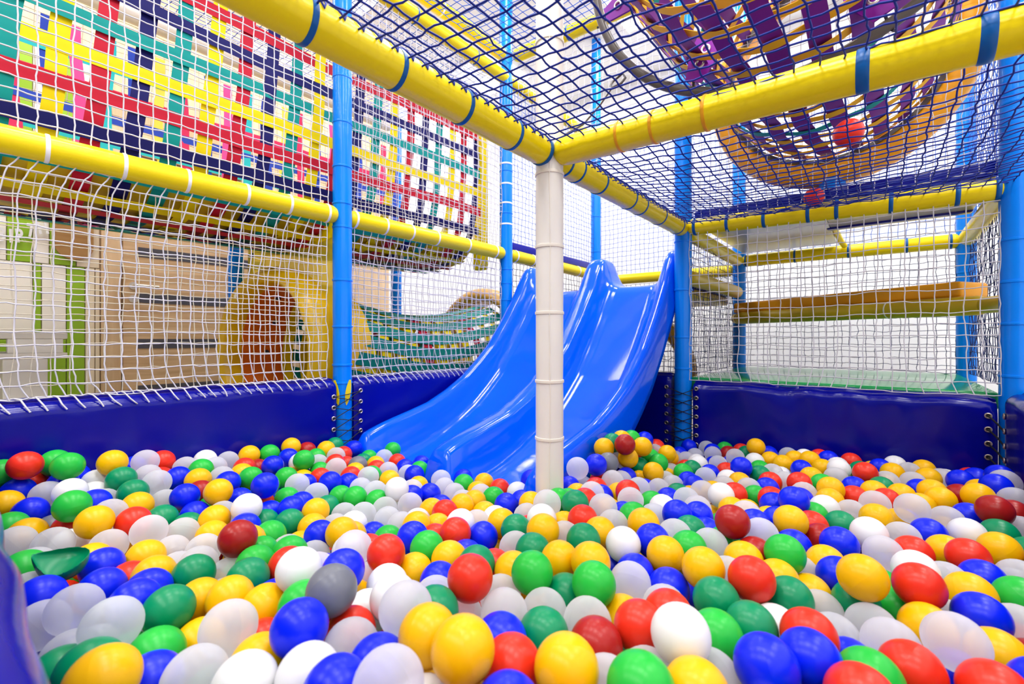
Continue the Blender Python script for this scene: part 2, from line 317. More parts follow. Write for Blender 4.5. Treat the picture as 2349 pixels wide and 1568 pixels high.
978,20811,2860,1960,20819,2880,386,16854,2861,2831,17884,2922,2701,16016,2953,-12375,2423,2902,-9523,1832,2816,-12623,3339,2704,-10484,3556,2704,-9175,3994,2937,
-9111,4817,3178,-9659,5280,2824,-8474,4348,3081,-7872,3245,3011,-7140,3534,2895,-7625,4121,2614,-8642,5785,2769,-8702,6568,2617,-7748,7814,2807,-8215,5110,2786,
-5036,4210,3048,-4953,9896,2614,-3098,8261,3098,-2558,6172,3258,-390,8716,2991,-2465,10037,3157,886,9702,2839,1255,24273,2856,1150,3311,3745,-6,3836,3680,
2796,12839,3058,2539,24013,2831,88,18399,2969,2484,1969,3681,-5163,1208,3544,-862,3992,3763,1041,4998,3667,2997,11477,3044,689,6588,3542,-6335,20062,2441,
2626,3243,3616,2758,4312,3691,737,1138,3765,1625,5782,3606,-6564,15063,2837,-2592,2218,3859,280,5509,3501,2973,10447,3083,-6275,1350,3475,2584,7880,3252,
-2255,4182,3635,-7239,23406,2205,-340,1707,3752,1541,2139,3730,-1825,1579,4082,-3173,2955,3866,-2938,1216,3849,-4266,1206,3740,2604,23186,3016,-1447,23280,2722,
-1721,2700,3916,-4005,21476,2536,478,2077,3892,-5625,2125,3600,-7930,21874,2301,1906,6735,3368,2553,9260,3220,-6420,19203,2472,2273,1038,3433,2842,6258,3520,
1684,4260,3598,-18444,13592,2635,-6388,23351,2423,2092,5127,3515,-4409,2182,3794,-659,5682,3575,797,23513,2833,-5426,17423,2578,-3375,1958,3855,-208,2724,3775,
-4201,24550,2556,-676,22632,2818,877,18468,2968,-16446,6942,2976,-2010,16911,2936,-52,4751,3729,-8632,11614,2803,399,24583,2817,937,7481,3321,-6302,20853,2492,
-13260,13220,2335,2994,14151,3028,-1384,4644,3611,2200,10095,3156,-13551,12280,2451,-4817,21200,2426,1989,8505,3212,-2318,3393,3659,2841,15112,2977,-1058,2234,3996,
2836,18774,3110,-769,20009,2804,2967,7117,3161,682,4266,3697,2992,1200,3034,-14566,7195,2693,2982,5460,3486,-11262,13171,2335,-1064,1271,3801,1745,7616,3300,
2259,3910,3263,-3356,13365,2649,-16390,5210,2700,-844,23530,2345,-1561,3277,3452,-1103,6189,3269,-3653,23835,2285,-13891,10143,2196,2493,12196,2812,2855,8630,2894,
-19214,4599,3235,-6176,22676,2118,-7620,10201,2721,-7554,24382,1879,-4397,3696,3416,-6878,7849,2823,-1190,19279,2423,-4863,18037,2315,-2190,9382,2862,-3236,15480,2690,
-650,3421,3327,1861,10875,2794,-35,12195,2840,-7035,1232,3123,-4417,20578,2214,-690,4739,3343,489,3300,3376,-537,21759,2585,-17850,7368,2650,197,22159,2568,
-4095,2770,3439,-5543,23159,2166,-4434,11692,2736,-18164,8501,2579,-4580,8537,2856,2874,22441,2892,968,5988,3173,-5312,16646,2402,1603,2778,3359,-3244,21619,2373,
1906,24551,2548,-9580,7530,2465,-1310,7480,3047,-6395,3195,3064,-5055,5237,3036,-7828,1016,2975,-18608,2795,3295,-324,24627,2471,932,11573,2809,-4429,19652,2297,
-5586,8700,2858,2227,5827,3138,-1427,11753,2874,2224,14692,2584,-1650,18549,2446,504,17775,2618,-405,6385,3117,-9679,9551,2368,2485,21342,3016,-3526,5380,3243,
-10300,2437,2354,-8915,8716,2101,-2501,12203,2419,-7700,5620,2346,-4609,1104,2942,-1679,20255,2075,-8267,24664,1539,-2562,7224,2640,-18782,11504,1948,-5493,21203,1715,
-11076,1680,2412,-17291,3351,2573,-5232,14353,2266,-13505,1502,2487,-4285,15743,2192,-19974,11530,2171,-16333,11288,1802,2488,19606,2523,1537,14088,2398,-2658,22278,2029,
-13217,6939,1939,-6487,20433,1786,187,8120,2513,2051,16354,2261,-8039,20763,1894,-19031,10476,2190,-1346,16836,2288,888,13662,2320,-11326,6302,2039,-13439,8600,1931,
-3500,18001,2055,-14051,11817,1659,-14268,4444,2130,-7648,6860,2298,-1407,4011,2992,-17488,11438,1816,-14881,3465,2310,-5994,19746,1824,-15770,8540,2051,-12498,4583,2120,
2493,9313,2354,1205,4160,2947,-6192,18837,1757,-6484,15329,2118,-300,15976,2359,-17760,4842,2565,-17617,5932,2444,230,2622,3124,-2229,19604,2014,-18717,9587,2100,
1555,19453,2284,2562,15389,2314,-18045,3622,2765,673,23177,2056,-4395,13718,2303,-13101,5624,2065,-5009,3089,2922,-3388,9781,2553,-7518,11052,2287,-3725,11145,2463,
-6419,13489,2191,380,5098,2832,-15078,10686,1738,-6378,2295,2684,-5368,7649,2556,-19168,8502,2344,1959,1759,3148,457,20799,2217,-11792,11766,1653,-208,17068,2283,
-11202,8105,1888,2917,4861,2752,-19860,3382,3103,-9807,11521,1954,-1152,22764,2097,-7842,2519,2676,-4996,22648,1846,-15670,1131,2412,-2650,23631,2028,866,12261,2368,
-12502,12049,1655,-907,24230,2022,-6019,16854,1874,82,9660,2407,-14680,9925,1889,-10935,10941,1772,-1867,23460,2019,-3816,16452,2106,-11257,2690,2381,512,19224,2259,
-3069,4409,3062,1467,15501,2275,-109,18113,2275,1071,1793,2996,-6433,24203,1628,-8617,11009,2157,-2595,17147,2171,2955,20988,2490,-12310,10809,1739,-2458,18266,2134,
-16875,10744,1910,-8449,22162,1769,-14017,2889,2370,-1054,5491,2796,-6091,9174,2395,-19111,5186,2605,987,7943,2656,2766,6502,2701,-4801,11113,2378,-5875,22079,1614,
-1080,14468,2364,-14868,11548,1866,-16324,7460,2195,1519,21312,2353,-10124,6062,2172,-19946,8312,2424,-5535,13052,2264,-797,17783,2201,-3511,14137,2268,-19945,5499,2748,
-18707,7738,2373,-2970,3397,3112,-2598,8698,2523,-13727,6263,1964,-1038,13065,2388,-18420,6179,2535,-8500,1390,2559,-327,1032,3163,-9446,3107,2400,612,23992,2188,
-1920,10872,2495,151,12848,2352,-6545,5128,2657,-10595,4480,2343,-10711,7504,1843,-17336,6693,2302,-3533,1425,3224,-5817,10963,2285,-3675,3835,3060,-16568,2945,2628,
1434,8901,2574,-8425,9683,2136,-14828,1689,2376,-17442,10086,1947,-1847,15062,2396,-13438,9530,1874,-1771,21034,2088,2986,9930,2504,-6698,11567,2325,2283,11482,2386,
-12261,6757,1930,-15922,10203,1940,-11847,1410,2431,-14739,5538,2277,-2893,2460,3127,-1706,1400,3248,-966,8108,2619,-6529,6576,2541,1587,13173,2327,-613,2241,3141,
1250,17762,2327,-5816,4536,2742,2034,21951,2338,-14689,7594,1996,-6142,8044,2494,-1804,5428,2981,-89,22957,2156,-16546,9599,2056,-4646,6022,2658,-4635,12808,2278,
-5731,2676,2894,-983,15588,2423,-7083,12392,2347,429,6999,2864,1202,6724,2740,-4602,24152,1913,-10542,10038,1971,1410,18627,2353,311,4019,2950,2864,23500,2323,
619,8886,2477,2464,13304,2304,-7,5771,2790,-7233,9074,2300,-10359,5272,2159,2744,14133,2299,-7284,21852,1642,-4527,17338,1971,-3877,18858,1968,-19358,6699,2451,
-3015,18844,2014,1406,20321,2341,-113,14633,2308,-4368,23200,1983,1873,4805,2849,-8561,3403,2419,2836,18774,2330,-14151,9100,1925,-559,20698,2190,-19771,9439,2300,
-2028,7775,2602,-12042,3827,2246,-530,13850,2362,-8892,7547,2129,-10655,11945,1768,-3621,6199,2693,-13131,11469,1747,-2082,15979,2376,-1261,9551,2439,-12213,8432,1874,
-4148,9826,2498,-5378,1445,2844,-9796,4362,2349,-2051,2193,3249,803,10813,2370,-16518,6509,2253,2827,7966,2521,-570,7320,2735,-7461,13195,2136,-12492,1826,2393,
1885,8085,2497,-16829,11949,1862,-1428,22052,2169,-8879,5123,2362,1081,16173,2317,-10234,8534,1963,251,19943,2153,-18857,3772,2825,-1765,13440,2413,-3400,20195,2031,
-7863,11839,2238,921,14529,2324,-4804,15023,2170,-15764,3117,2404,-6818,23085,1646,-16494,4213,2429,-3963,22084,1906,-3673,8666,2468,2136,22732,2313,-3958,4848,2861,
-13803,5108,2143,-1304,2694,3031,-1578,24607,2084,-5511,24512,1714,-5803,16084,2001,-2237,4617,2950,-6691,9863,2312,-9469,6751,2168,-12096,10019,1898,-15337,9516,1861,
-2830,20775,2047,-6404,14521,2161,-11648,9364,1836,1661,9739,2421,2892,17289,2365,-19828,4284,2858,390,1451,3123,-15232,2410,2513,-3895,15088,2223,-9396,10402,1858,
-11548,4486,2208,-7803,8454,2245,-17175,7525,2215,2397,10477,2358,-4931,21764,1903,1893,17229,2346,-8446,20067,1951,-14179,10773,1800,-15479,5749,2200,-4824,2024,3008,
2066,23798,2182,-1950,17601,2147,-612,11929,2333,-5095,19245,1872,2110,7005,2652,2401,2667,3008,-17951,9139,2019,-3263,23089,2099,2929,24577,2350,-2594,24578,2018,
-19780,10646,2086,-3298,7022,2714,-18206,1960,2846,-5175,12135,2318,-2184,10033,2440,-2443,13810,2415,-9308,5989,2338,-13173,2252,2272,-14100,6989,2033,-2754,11078,2545,
-5456,18066,1827,-13136,10522,1800,-18029,12087,1774,-5078,9088,2418,1335,22812,2293,-2429,21435,2039,2996,3726,2885,-8774,13963,2179,-15661,12058,1731,-7326,15270,2171,
-4184,6897,2509,934,17003,2316,-3697,20904,1996,-6949,5954,2410,-2967,16361,2242,2992,1935,2775,1889,12404,2393,-12455,9347,1942,-3618,12070,1846,401,21448,1605,
353,16606,1704,507,14299,1678,-14767,4767,1606,-7645,14300,1642,-1884,16147,1627,-8274,21396,1252,2113,24200,1418,-10864,4988,1608,-7428,12488,1628,-5656,15118,1505,
-19342,2581,2343,-5138,9903,1831,-5000,5398,2132,-10378,9652,1298,-3419,17296,1511,-6993,4453,2036,647,5745,2204,-3664,12869,1765,-7973,8999,1614,-518,18372,1520,
-8116,2488,1939,1948,8750,2005,-7359,10090,1665,-13344,4313,1532,1494,3039,2296,-8117,10551,1578,-16551,1779,1892,-1473,18043,1552,-6828,18689,1258,-2291,11623,1867,
-6315,7659,1843,-4580,8537,1952,-3125,23953,1273,-18607,4296,2141,-2521,10497,1906,-17537,8077,1529,-4901,13840,1603,1089,24365,1461,-3603,8134,1853,-10927,1012,1834,
2765,22973,1763,2854,11892,1745,-19377,7128,1701,-16078,7860,1357,-9561,8502,1443,-2921,14266,1744,-5919,11660,1735,-4867,18053,1291,-9141,4605,1826,2424,12732,1657,
-11612,8534,1352,-7686,4833,1845,-16527,4978,1916,-1608,14167,1712,-2125,5695,2198,297,7110,2038,-17038,9028,1446,-3194,11122,1853,-747,10493,1770,-13525,5729,1417,
-4491,11778,1791,-13807,7726,1258,-8069,20105,1259,-1796,24678,1333,-1988,3715,2478,-4072,16467,1329,-2591,1373,2646,-8235,14823,1598,-12670,3415,1570,-3801,19544,1307,
-1287,19016,1573,-8934,2550,1883,-16180,6253,1581,-16568,2945,1834,-17468,1865,2126,7,19015,1519,-10355,1590,1923,-633,21235,1567,2599,19460,1753,-8491,16261,1699,
430,22486,1508,-14268,10066,1204,-6226,6049,1854,-1854,7030,2055,-3482,13647,1661,-7181,20504,1234,-3448,2103,2480,-6403,3575,2055,-4061,10805,1771,-15541,11013,1202,
947,12859,1751,2690,16148,1834,-12693,7128,1294,-14081,3427,1641,-5244,3895,2312,1367,22275,1652,-5245,6887,1969,2982,5460,2220,-5898,13822,1598,-640,6704,2156,
-10147,11188,1219,-5564,19117,1215,129,3424,2326,-10622,8423,1279,2340,17598,1667,-8549,6303,1614,-11961,5887,1454,-5498,8707,1833,-1746,4932,2311,-7683,1479,1979,
-18550,7180,1670,-1270,8032,1912,2272,6003,2100,2311,4137,2389,-4204,1670,2475,-2296,17884,1426,-6895,17419,1326,-1887,2859,2507,-1078,1418,2671,-19319,1094,2405,
-11372,6742,1383,-3169,23060,1326,-18060,10196,1395,-9066,1275,1849,-921,22113,1576,-7369,11659,1629,-12895,9302,1215,-12185,7824,1233,-14450,8303,1340,-3984,14593,1539,
2796,21955,1795,-3258,21966,1299,-2953,6778,1975,-4490,23568,1270,-13099,1374,1825,-1230,11687,1775,390,15385,1633,-8765,11529,1485,-8199,18070,1371,-3620,9702,1818,
-19589,1818,2502,-1267,14988,1690,-17782,4238,1871,-1661,16968,1576,-9486,7460,1534,-7297,7882,1736,-178,9206,1837,-15477,4337,1749,-1008,23274,1436,-19879,8603,1693,
-14525,6096,1536,-10937,10237,1284,-2282,22944,1483,-15302,8904,1327,-3488,4527,2299,1160,8716,1877,-5221,17336,1296,-1516,22663,1416,-3160,20540,1345,-17148,5585,1773,
-19324,9268,1673,-4452,20218,1328,-14423,2293,1704,-5482,2240,2232,-105,12215,1730,-2692,4053,2412,-4357,21032,1257,-3288,1085,2439,-1086,20335,1585,-5080,16442,1300,
-17977,8701,1383,-8908,9926,1488,2887,1014,1880,1113,9862,1838,-16071,3570,1818,1877,20967,1703,-12181,4010,1508,-2512,12963,1716,-6296,8459,1814,-15473,5211,1546,
-4589,3027,2255,-495,2608,2405,-16081,9039,1462,-3077,5907,2131,1439,12175,1750,-18541,1131,2292,-7194,2470,2143,313,23652,1435,-6685,1724,2072,915,4590,2343,
-7224,6541,1695,1461,5232,2177,-3792,24645,1273,1411,23526,1535,-3066,18321,1418,-7584,19141,1445,-6513,12825,1616,-14732,6944,1436,-485,3985,2392,2947,14946,1682,
321,17493,1772,2760,7302,2023,-2236,9452,1900,-436,5154,2285,-373,13412,1726,1230,7234,2026,1530,11219,1870,-15440,3000,1695,-809,8678,1848,-7423,16122,1572,
1570,14677,1733,-6120,21215,1205,2041,2173,2378,-19938,3918,2159,2537,18402,1662,-464,15069,1671,-18330,5186,2066,-5696,4886,2029,-10922,3743,1654,2446,11032,1707,
-7767,3376,1933,-15272,6391,1481,1226,19947,1680,-19225,10987,1446,-3236,15480,1583,-207,11349,1795,-4840,7577,1987,1438,6163,2195,1984,13801,1782,-11614,2185,1715,
2986,9930,1677,-6730,13953,1637,-4410,21899,1264,-17527,1086,2145,-9700,12136,1277,-13483,9975,1238,-9133,9174,1429,2204,20259,1863,-2243,14829,1718,-4074,5581,2079,
-450,24067,1377,-619,16281,1665,-5333,20028,1257,-17469,2693,2126,2971,24315,1619,-5607,12481,1705,-18307,2582,2213,-19612,12110,1329,-256,20223,1547,-9911,3373,1760,
-9142,3661,1842,-18289,6108,1760,-6255,9748,1654,-19883,6155,1878,-1654,19720,1421,-18686,11997,1220,1855,18943,1707,-6432,15967,1455,1034,18316,1684,-2778,4948,2261,
823,11663,1848,-2044,8320,1895,-7025,8618,1610,-11802,4951,1518,-2396,2181,2502,-15645,1986,1894,-12687,10098,1248,-10574,5979,1506,178,10448,1855,-10564,6944,1331,
-5402,22910,1227,-16226,10571,1305,-18883,10125,1470,-15128,7780,1312,-4439,15349,1534,-1102,3427,2409,-5380,6108,2140,-12987,8040,1369,-12763,6134,1309,70,1987,2504,
321,8505,1846,-477,7651,2041,-6810,10863,1606,-9338,5651,1578,-4447,4615,2201,-8838,8144,1497,2456,3256,2338,407,13514,1736,2874,8626,1819,-17802,6879,1711,
-11894,3046,1623,-1550,10076,1845,-5584,3132,2230,-13156,2801,1709,1154,20791,1504,-7016,5374,1850,737,1138,2475,-17393,12175,1216,-6055,6856,1791,920,3551,2401,
-9902,4770,1705,-2681,16568,1452,-19932,9897,1622,-3892,18387,1345,-1536,13070,1710,-19956,3088,2374,-1559,10866,1735,-18817,8167,1618,-870,12541,1722,-2298,20566,1415,
-8309,4300,1956,-4568,6372,1974,-2323,24037,1371,-5749,10414,1744,-11089,2873,1640,-6023,17679,1208,-15748,7167,1583,-5272,23791,1223,-4543,19320,1340,-4881,14650,1497,
-1588,8944,1914,-8516,18993,1525,-16804,10044,1249,2246,1381,2216,-6897,19640,1228,-19377,4612,2073,-16368,11896,1239,-16926,7085,1502,-18922,5717,1965,-8048,7722,1548,
-3188,8946,1900,-5891,990,2285,-2559,19172,1363,-9584,2124,1792,-4385,9557,1718,-12837,5032,1497,-3793,3044,2516,-14982,1065,1900,-1406,6294,2208,-11813,10426,1220,
2204,9937,1791,-8163,13700,1612,2981,13560,1545,-8384,5227,1703,-3914,22755,1348,1550,16778,1674,-881,17253,1642,-8035,6946,1562,-2900,21270,1377,-15400,10088,1331,
-17532,10777,1257,-6932,15078,1477,244,24623,1430,-14597,12170,1207,-3390,3967,1721,-6069,1856,1460,-5123,4158,1572,-3810,4982,1671,-6176,4889,1406,-17142,4126,1250,
-4034,7845,1219,1622,8670,1243,-1015,4496,1542,-17490,3140,1303,-3034,7380,1304,-18987,1744,1803,-4717,1671,1681,-1441,1060,1940,2187,4332,1638,-6321,9035,1233,
-1480,12199,1203,-7626,4157,1262,2827,7966,1351,-5398,5933,1295,-4899,8029,1299,-16145,4260,1201,2971,6215,1472,-135,6429,1544,-17787,2409,1382,-5502,3422,1519,
230,2622,1979,2600,2406,1680,205,5358,1594,-1264,2514,2007,-2445,10910,1211,65,7794,1415,-3748,8954,1272,2644,3512,1622,-1940,7618,1422,-2598,8698,1391,
-5648,1185,1498,-18941,3113,1629,-17776,5006,1353,2871,4817,1527,-573,998,1872,-372,3119,1724,-8121,3542,1235,1285,3501,1659,-3382,10430,1214,-18153,1181,1621,
-1753,6444,1510,-5777,2634,1624,-4666,5601,1398,-4409,3534,1664,1909,5477,1512,823,7437,1370,1708,10776,1209,-7007,3392,1440,-3492,6250,1376,483,12261,1215,
2300,7177,1250,-19956,5492,1404,-19962,1179,1897,1041,4998,1543,-1253,5684,1528,-1020,6945,1513,2690,21240,1226,-16916,1255,1280,-2318,3393,1711,-1763,4350,1655,
-16116,2352,1253,-3143,2903,1818,-2994,11784,1267,-5241,5017,1346,-4293,2320,1862,1936,7922,1433,2424,8985,1214,-2435,4790,1539,699,6553,1444,-7785,1942,1343,
1332,1867,1854,-2709,9621,1240,-19773,2035,1757,1923,6361,1432,-10327,2101,1220,-18940,6430,1278,400,11399,1239,-6898,1106,1402,-4189,12173,1201,-6912,7327,1253,
-10436,1162,1247,-1506,9513,1256,2720,1623,1431,955,2751,1741,-18331,3759,1387,-4694,11143,1200,-3985,6872,1228,-8500,1390,1216,661,9274,1232,-1496,3405,1745,
-15587,1473,1216,206,4055,1789,-19127,3895,1702,2030,19699,1255,-5629,7377,1312,-1997,1740,1965,-4974,12380,1209,-14749,1322,1208,-2059,13442,1244,-19963,6575,1236,
2280,22343,1240,-8723,4124,1216,744,10677,1215,-11605,1122,1204,-351,2017,1756,-709,8058,1267,-5756,8207,1212,-9370,2820,1228,-6656,6167,1201,-3966,992,1863,
2891,20224,1255,-9557,1232,1208,-18484,5316,1211,-3147,8177,1227,372,1523,1840,-4886,9060,1228,1654,17683,1261,-18860,4646,1486,-917,11222,1207,-16830,5152,1219,
-2861,1944,1859,2118,11841,1204,-4773,7200,1251,-7453,5657,1237,-2508,6092,1481,-7445,2721,1281,-6684,2400,1400,-19884,4726,1475,-6196,3983,1387,-204,10103,1249,
-4279,10185,1285,-12316,1468,1209,-664,9390,1212,-12736,2233,1271,-17733,6215,1221,1661,9739,1208,-7828,1016,1348,]
BALL_COL = [
2,3,8,2,6,2,3,8,8,8,2,3,8,0,8,0,7,2,5,4,0,6,0,9,8,3,0,0,8,6,0,4,4,6,1,3,3,2,5,4,0,2,5,8,0,5,8,1,4,4,4,8,2,5,0,2,2,1,8,5,4,0,2,5,5,6,2,0,2,1,
2,8,4,8,8,8,8,3,4,3,3,2,5,2,3,4,2,2,8,3,3,3,8,3,6,6,2,6,3,8,2,2,3,0,3,4,3,3,3,3,6,6,3,2,5,8,2,8,5,2,2,3,2,0,8,2,8,2,8,5,8,5,8,0,2,8,8,5,0,3,
3,2,2,2,2,8,3,6,2,3,3,5,0,4,5,5,6,5,8,8,8,4,3,8,6,8,4,3,2,6,0,8,5,2,2,8,8,8,2,2,2,8,5,2,0,2,5,3,3,8,8,3,8,8,8,2,1,4,4,2,4,4,3,5,3,2,5,4,3,2,
2,8,8,4,3,8,2,8,2,3,8,3,8,2,3,3,8,8,6,4,3,6,3,3,2,8,1,0,2,8,8,3,2,2,8,0,8,5,6,6,2,6,4,8,3,8,0,3,2,2,2,8,8,3,2,0,3,2,3,2,8,3,4,0,8,8,1,8,7,8,
8,4,0,8,6,2,4,1,8,3,8,8,2,0,8,4,4,3,4,2,3,4,0,3,3,6,8,8,7,0,6,2,8,6,8,8,8,8,2,1,2,5,3,6,0,1,2,1,8,3,3,2,0,0,3,5,4,8,8,5,5,2,2,8,4,8,0,8,0,0,
4,8,4,6,3,4,8,0,2,0,7,5,3,3,4,8,8,2,4,2,0,3,8,8,2,3,8,4,8,8,4,2,2,8,8,2,6,3,6,6,3,2,2,3,4,2,8,6,0,0,2,5,2,4,3,0,8,8,3,3,8,0,8,5,4,4,2,2,4,3,
0,6,8,3,2,1,2,8,3,0,8,8,3,2,0,2,5,3,8,8,5,3,0,8,3,0,4,4,2,4,6,8,2,3,8,8,8,3,4,1,0,5,8,6,8,3,0,6,8,2,8,2,5,8,2,2,2,8,6,2,3,0,3,2,2,0,8,4,3,8,
4,0,4,8,2,8,2,3,3,4,3,0,3,8,8,8,3,5,2,2,3,1,2,8,5,0,4,8,8,3,8,3,3,0,3,0,8,8,3,2,2,3,8,8,3,8,3,2,6,2,6,0,0,0,2,3,3,5,2,5,4,8,2,2,8,1,4,8,4,3,
0,8,3,2,0,2,4,2,3,6,3,4,0,6,2,4,8,4,2,0,8,4,8,6,3,5,8,3,0,8,3,5,2,4,3,3,2,6,0,6,3,4,6,4,8,3,8,0,1,3,1,3,8,5,2,3,4,0,0,2,6,0,4,6,2,6,5,8,0,2,
0,3,0,8,6,0,3,2,8,2,6,1,4,4,3,3,2,5,2,2,3,3,8,2,8,3,5,2,3,6,6,2,2,4,0,8,6,2,8,8,8,2,8,8,2,3,5,2,2,8,4,8,3,0,3,1,3,5,2,5,6,3,8,0,2,4,4,8,4,3,
4,4,6,3,8,4,2,3,3,8,3,3,0,0,0,3,2,3,4,4,0,1,4,4,3,4,3,2,4,3,0,1,5,5,0,8,2,3,6,2,6,0,4,8,2,8,8,8,0,2,4,3,2,5,2,5,8,5,8,8,0,3,8,3,6,2,3,0,8,8,
3,2,6,8,2,1,3,0,1,0,3,8,2,5,2,4,3,2,2,0,0,1,2,3,2,3,8,8,0,0,8,8,2,1,8,3,6,2,2,8,4,2,4,5,0,2,8,2,8,2,8,2,4,2,6,2,2,3,2,8,0,3,3,0,3,4,3,0,3,2,
8,8,0,3,2,4,3,6,2,3,4,1,8,4,0,0,5,2,5,2,8,3,5,0,5,4,0,8,3,3,4,4,3,0,2,6,8,6,4,8,1,2,3,2,6,2,2,8,5,5,1,3,2,3,1,0,0,8,3,0,6,2,2,0,2,1,8,0,8,3,
3,4,3,2,3,2,8,6,8,0,6,8,3,3,0,0,2,4,0,0,0,3,8,1,0,3,6,0,4,2,4,3,3,0,5,1,6,4,5,2,3,4,4,6,4,8,4,6,6,5,6,5,3,8,8,2,0,4,2,3,5,2,4,4,0,5,3,1,3,0,
8,5,1,3,8,2,0,2,6,8,3,2,2,8,3,3,4,2,8,8,4,4,2,3,3,8,4,2,2,0,5,2,4,2,1,3,6,6,4,6,2,2,2,5,0,8,4,5,8,3,1,5,8,3,4,3,5,8,1,4,5,6,8,4,2,8,2,3,5,0,
2,3,6,2,1,2,4,8,3,3,2,2,0,1,5,3,3,3,3,2,8,3,0,4,8,3,2,2,2,3,2,3,8,2,8,3,2,5,8,3,3,3,2,3,3,3,2,8,4,0,3,3,2,8,8,2,3,4,8,1,4,8,0,0,3,8,8,3,3,2,
4,2,2,6,8,2,8,2,6,5,2,8,5,2,4,0,5,8,8,8,3,2,0,1,2,2,4,2,3,2,5,8,3,3,5,2,5,5,6,0,4,2,8,8,0,2,0,3,0,3,2,0,5,8,3,2,3,0,0,8,8,8,4,6,2,4,0,5,3,2,
2,8,2,3,2,3,0,3,3,4,8,6,2,5,3,2,2,3,4,2,8,8,4,5,1,1,3,1,0,1,5,5,3,8,3,0,6,6,2,8,8,3,1,5,5,8,0,3,4,4,5,0,3,3,5,4,1,0,4,3,0,8,2,2,4,2,5,2,5,8,
2,8,3,3,8,0,8,0,2,4,3,5,8,0,8,5,4,2,2,0,5,2,6,8,4,8,2,8,0,2,2,2,8,3,6,2,8,3,3,2,8,8,8,3,1,2,2,0,2,4,0,4,0,4,5,8,2,4,2,2,0,0,6,3,4,3,2,5,0,2,
4,2,0,3,3,0,8,8,3,0,5,4,2,3,3,3,2,6,4,2,8,5,2,5,2,3,3,3,0,4,3,2,1,0,3,0,2,2,0,6,8,8,8,0,8,2,8,8,5,3,0,5,4,8,2,1,3,3,2,8,2,2,8,0,4,0,2,8,4,6,
3,0,3,8,8,0,4,0,8,2,1,6,0,8,5,8,6,2,8,0,5,3,8,8,2,3,0,2,2,8,2,1,3,4,4,1,5,8,6,2,2,4,0,5,2,3,2,1,8,0,4,4,5,0,0,8,8,2,8,8,4,8,3,2,5,8,0,2,2,5,
3,2,2,3,8,6,1,5,2,4,8,4,0,0,5,4,0,]
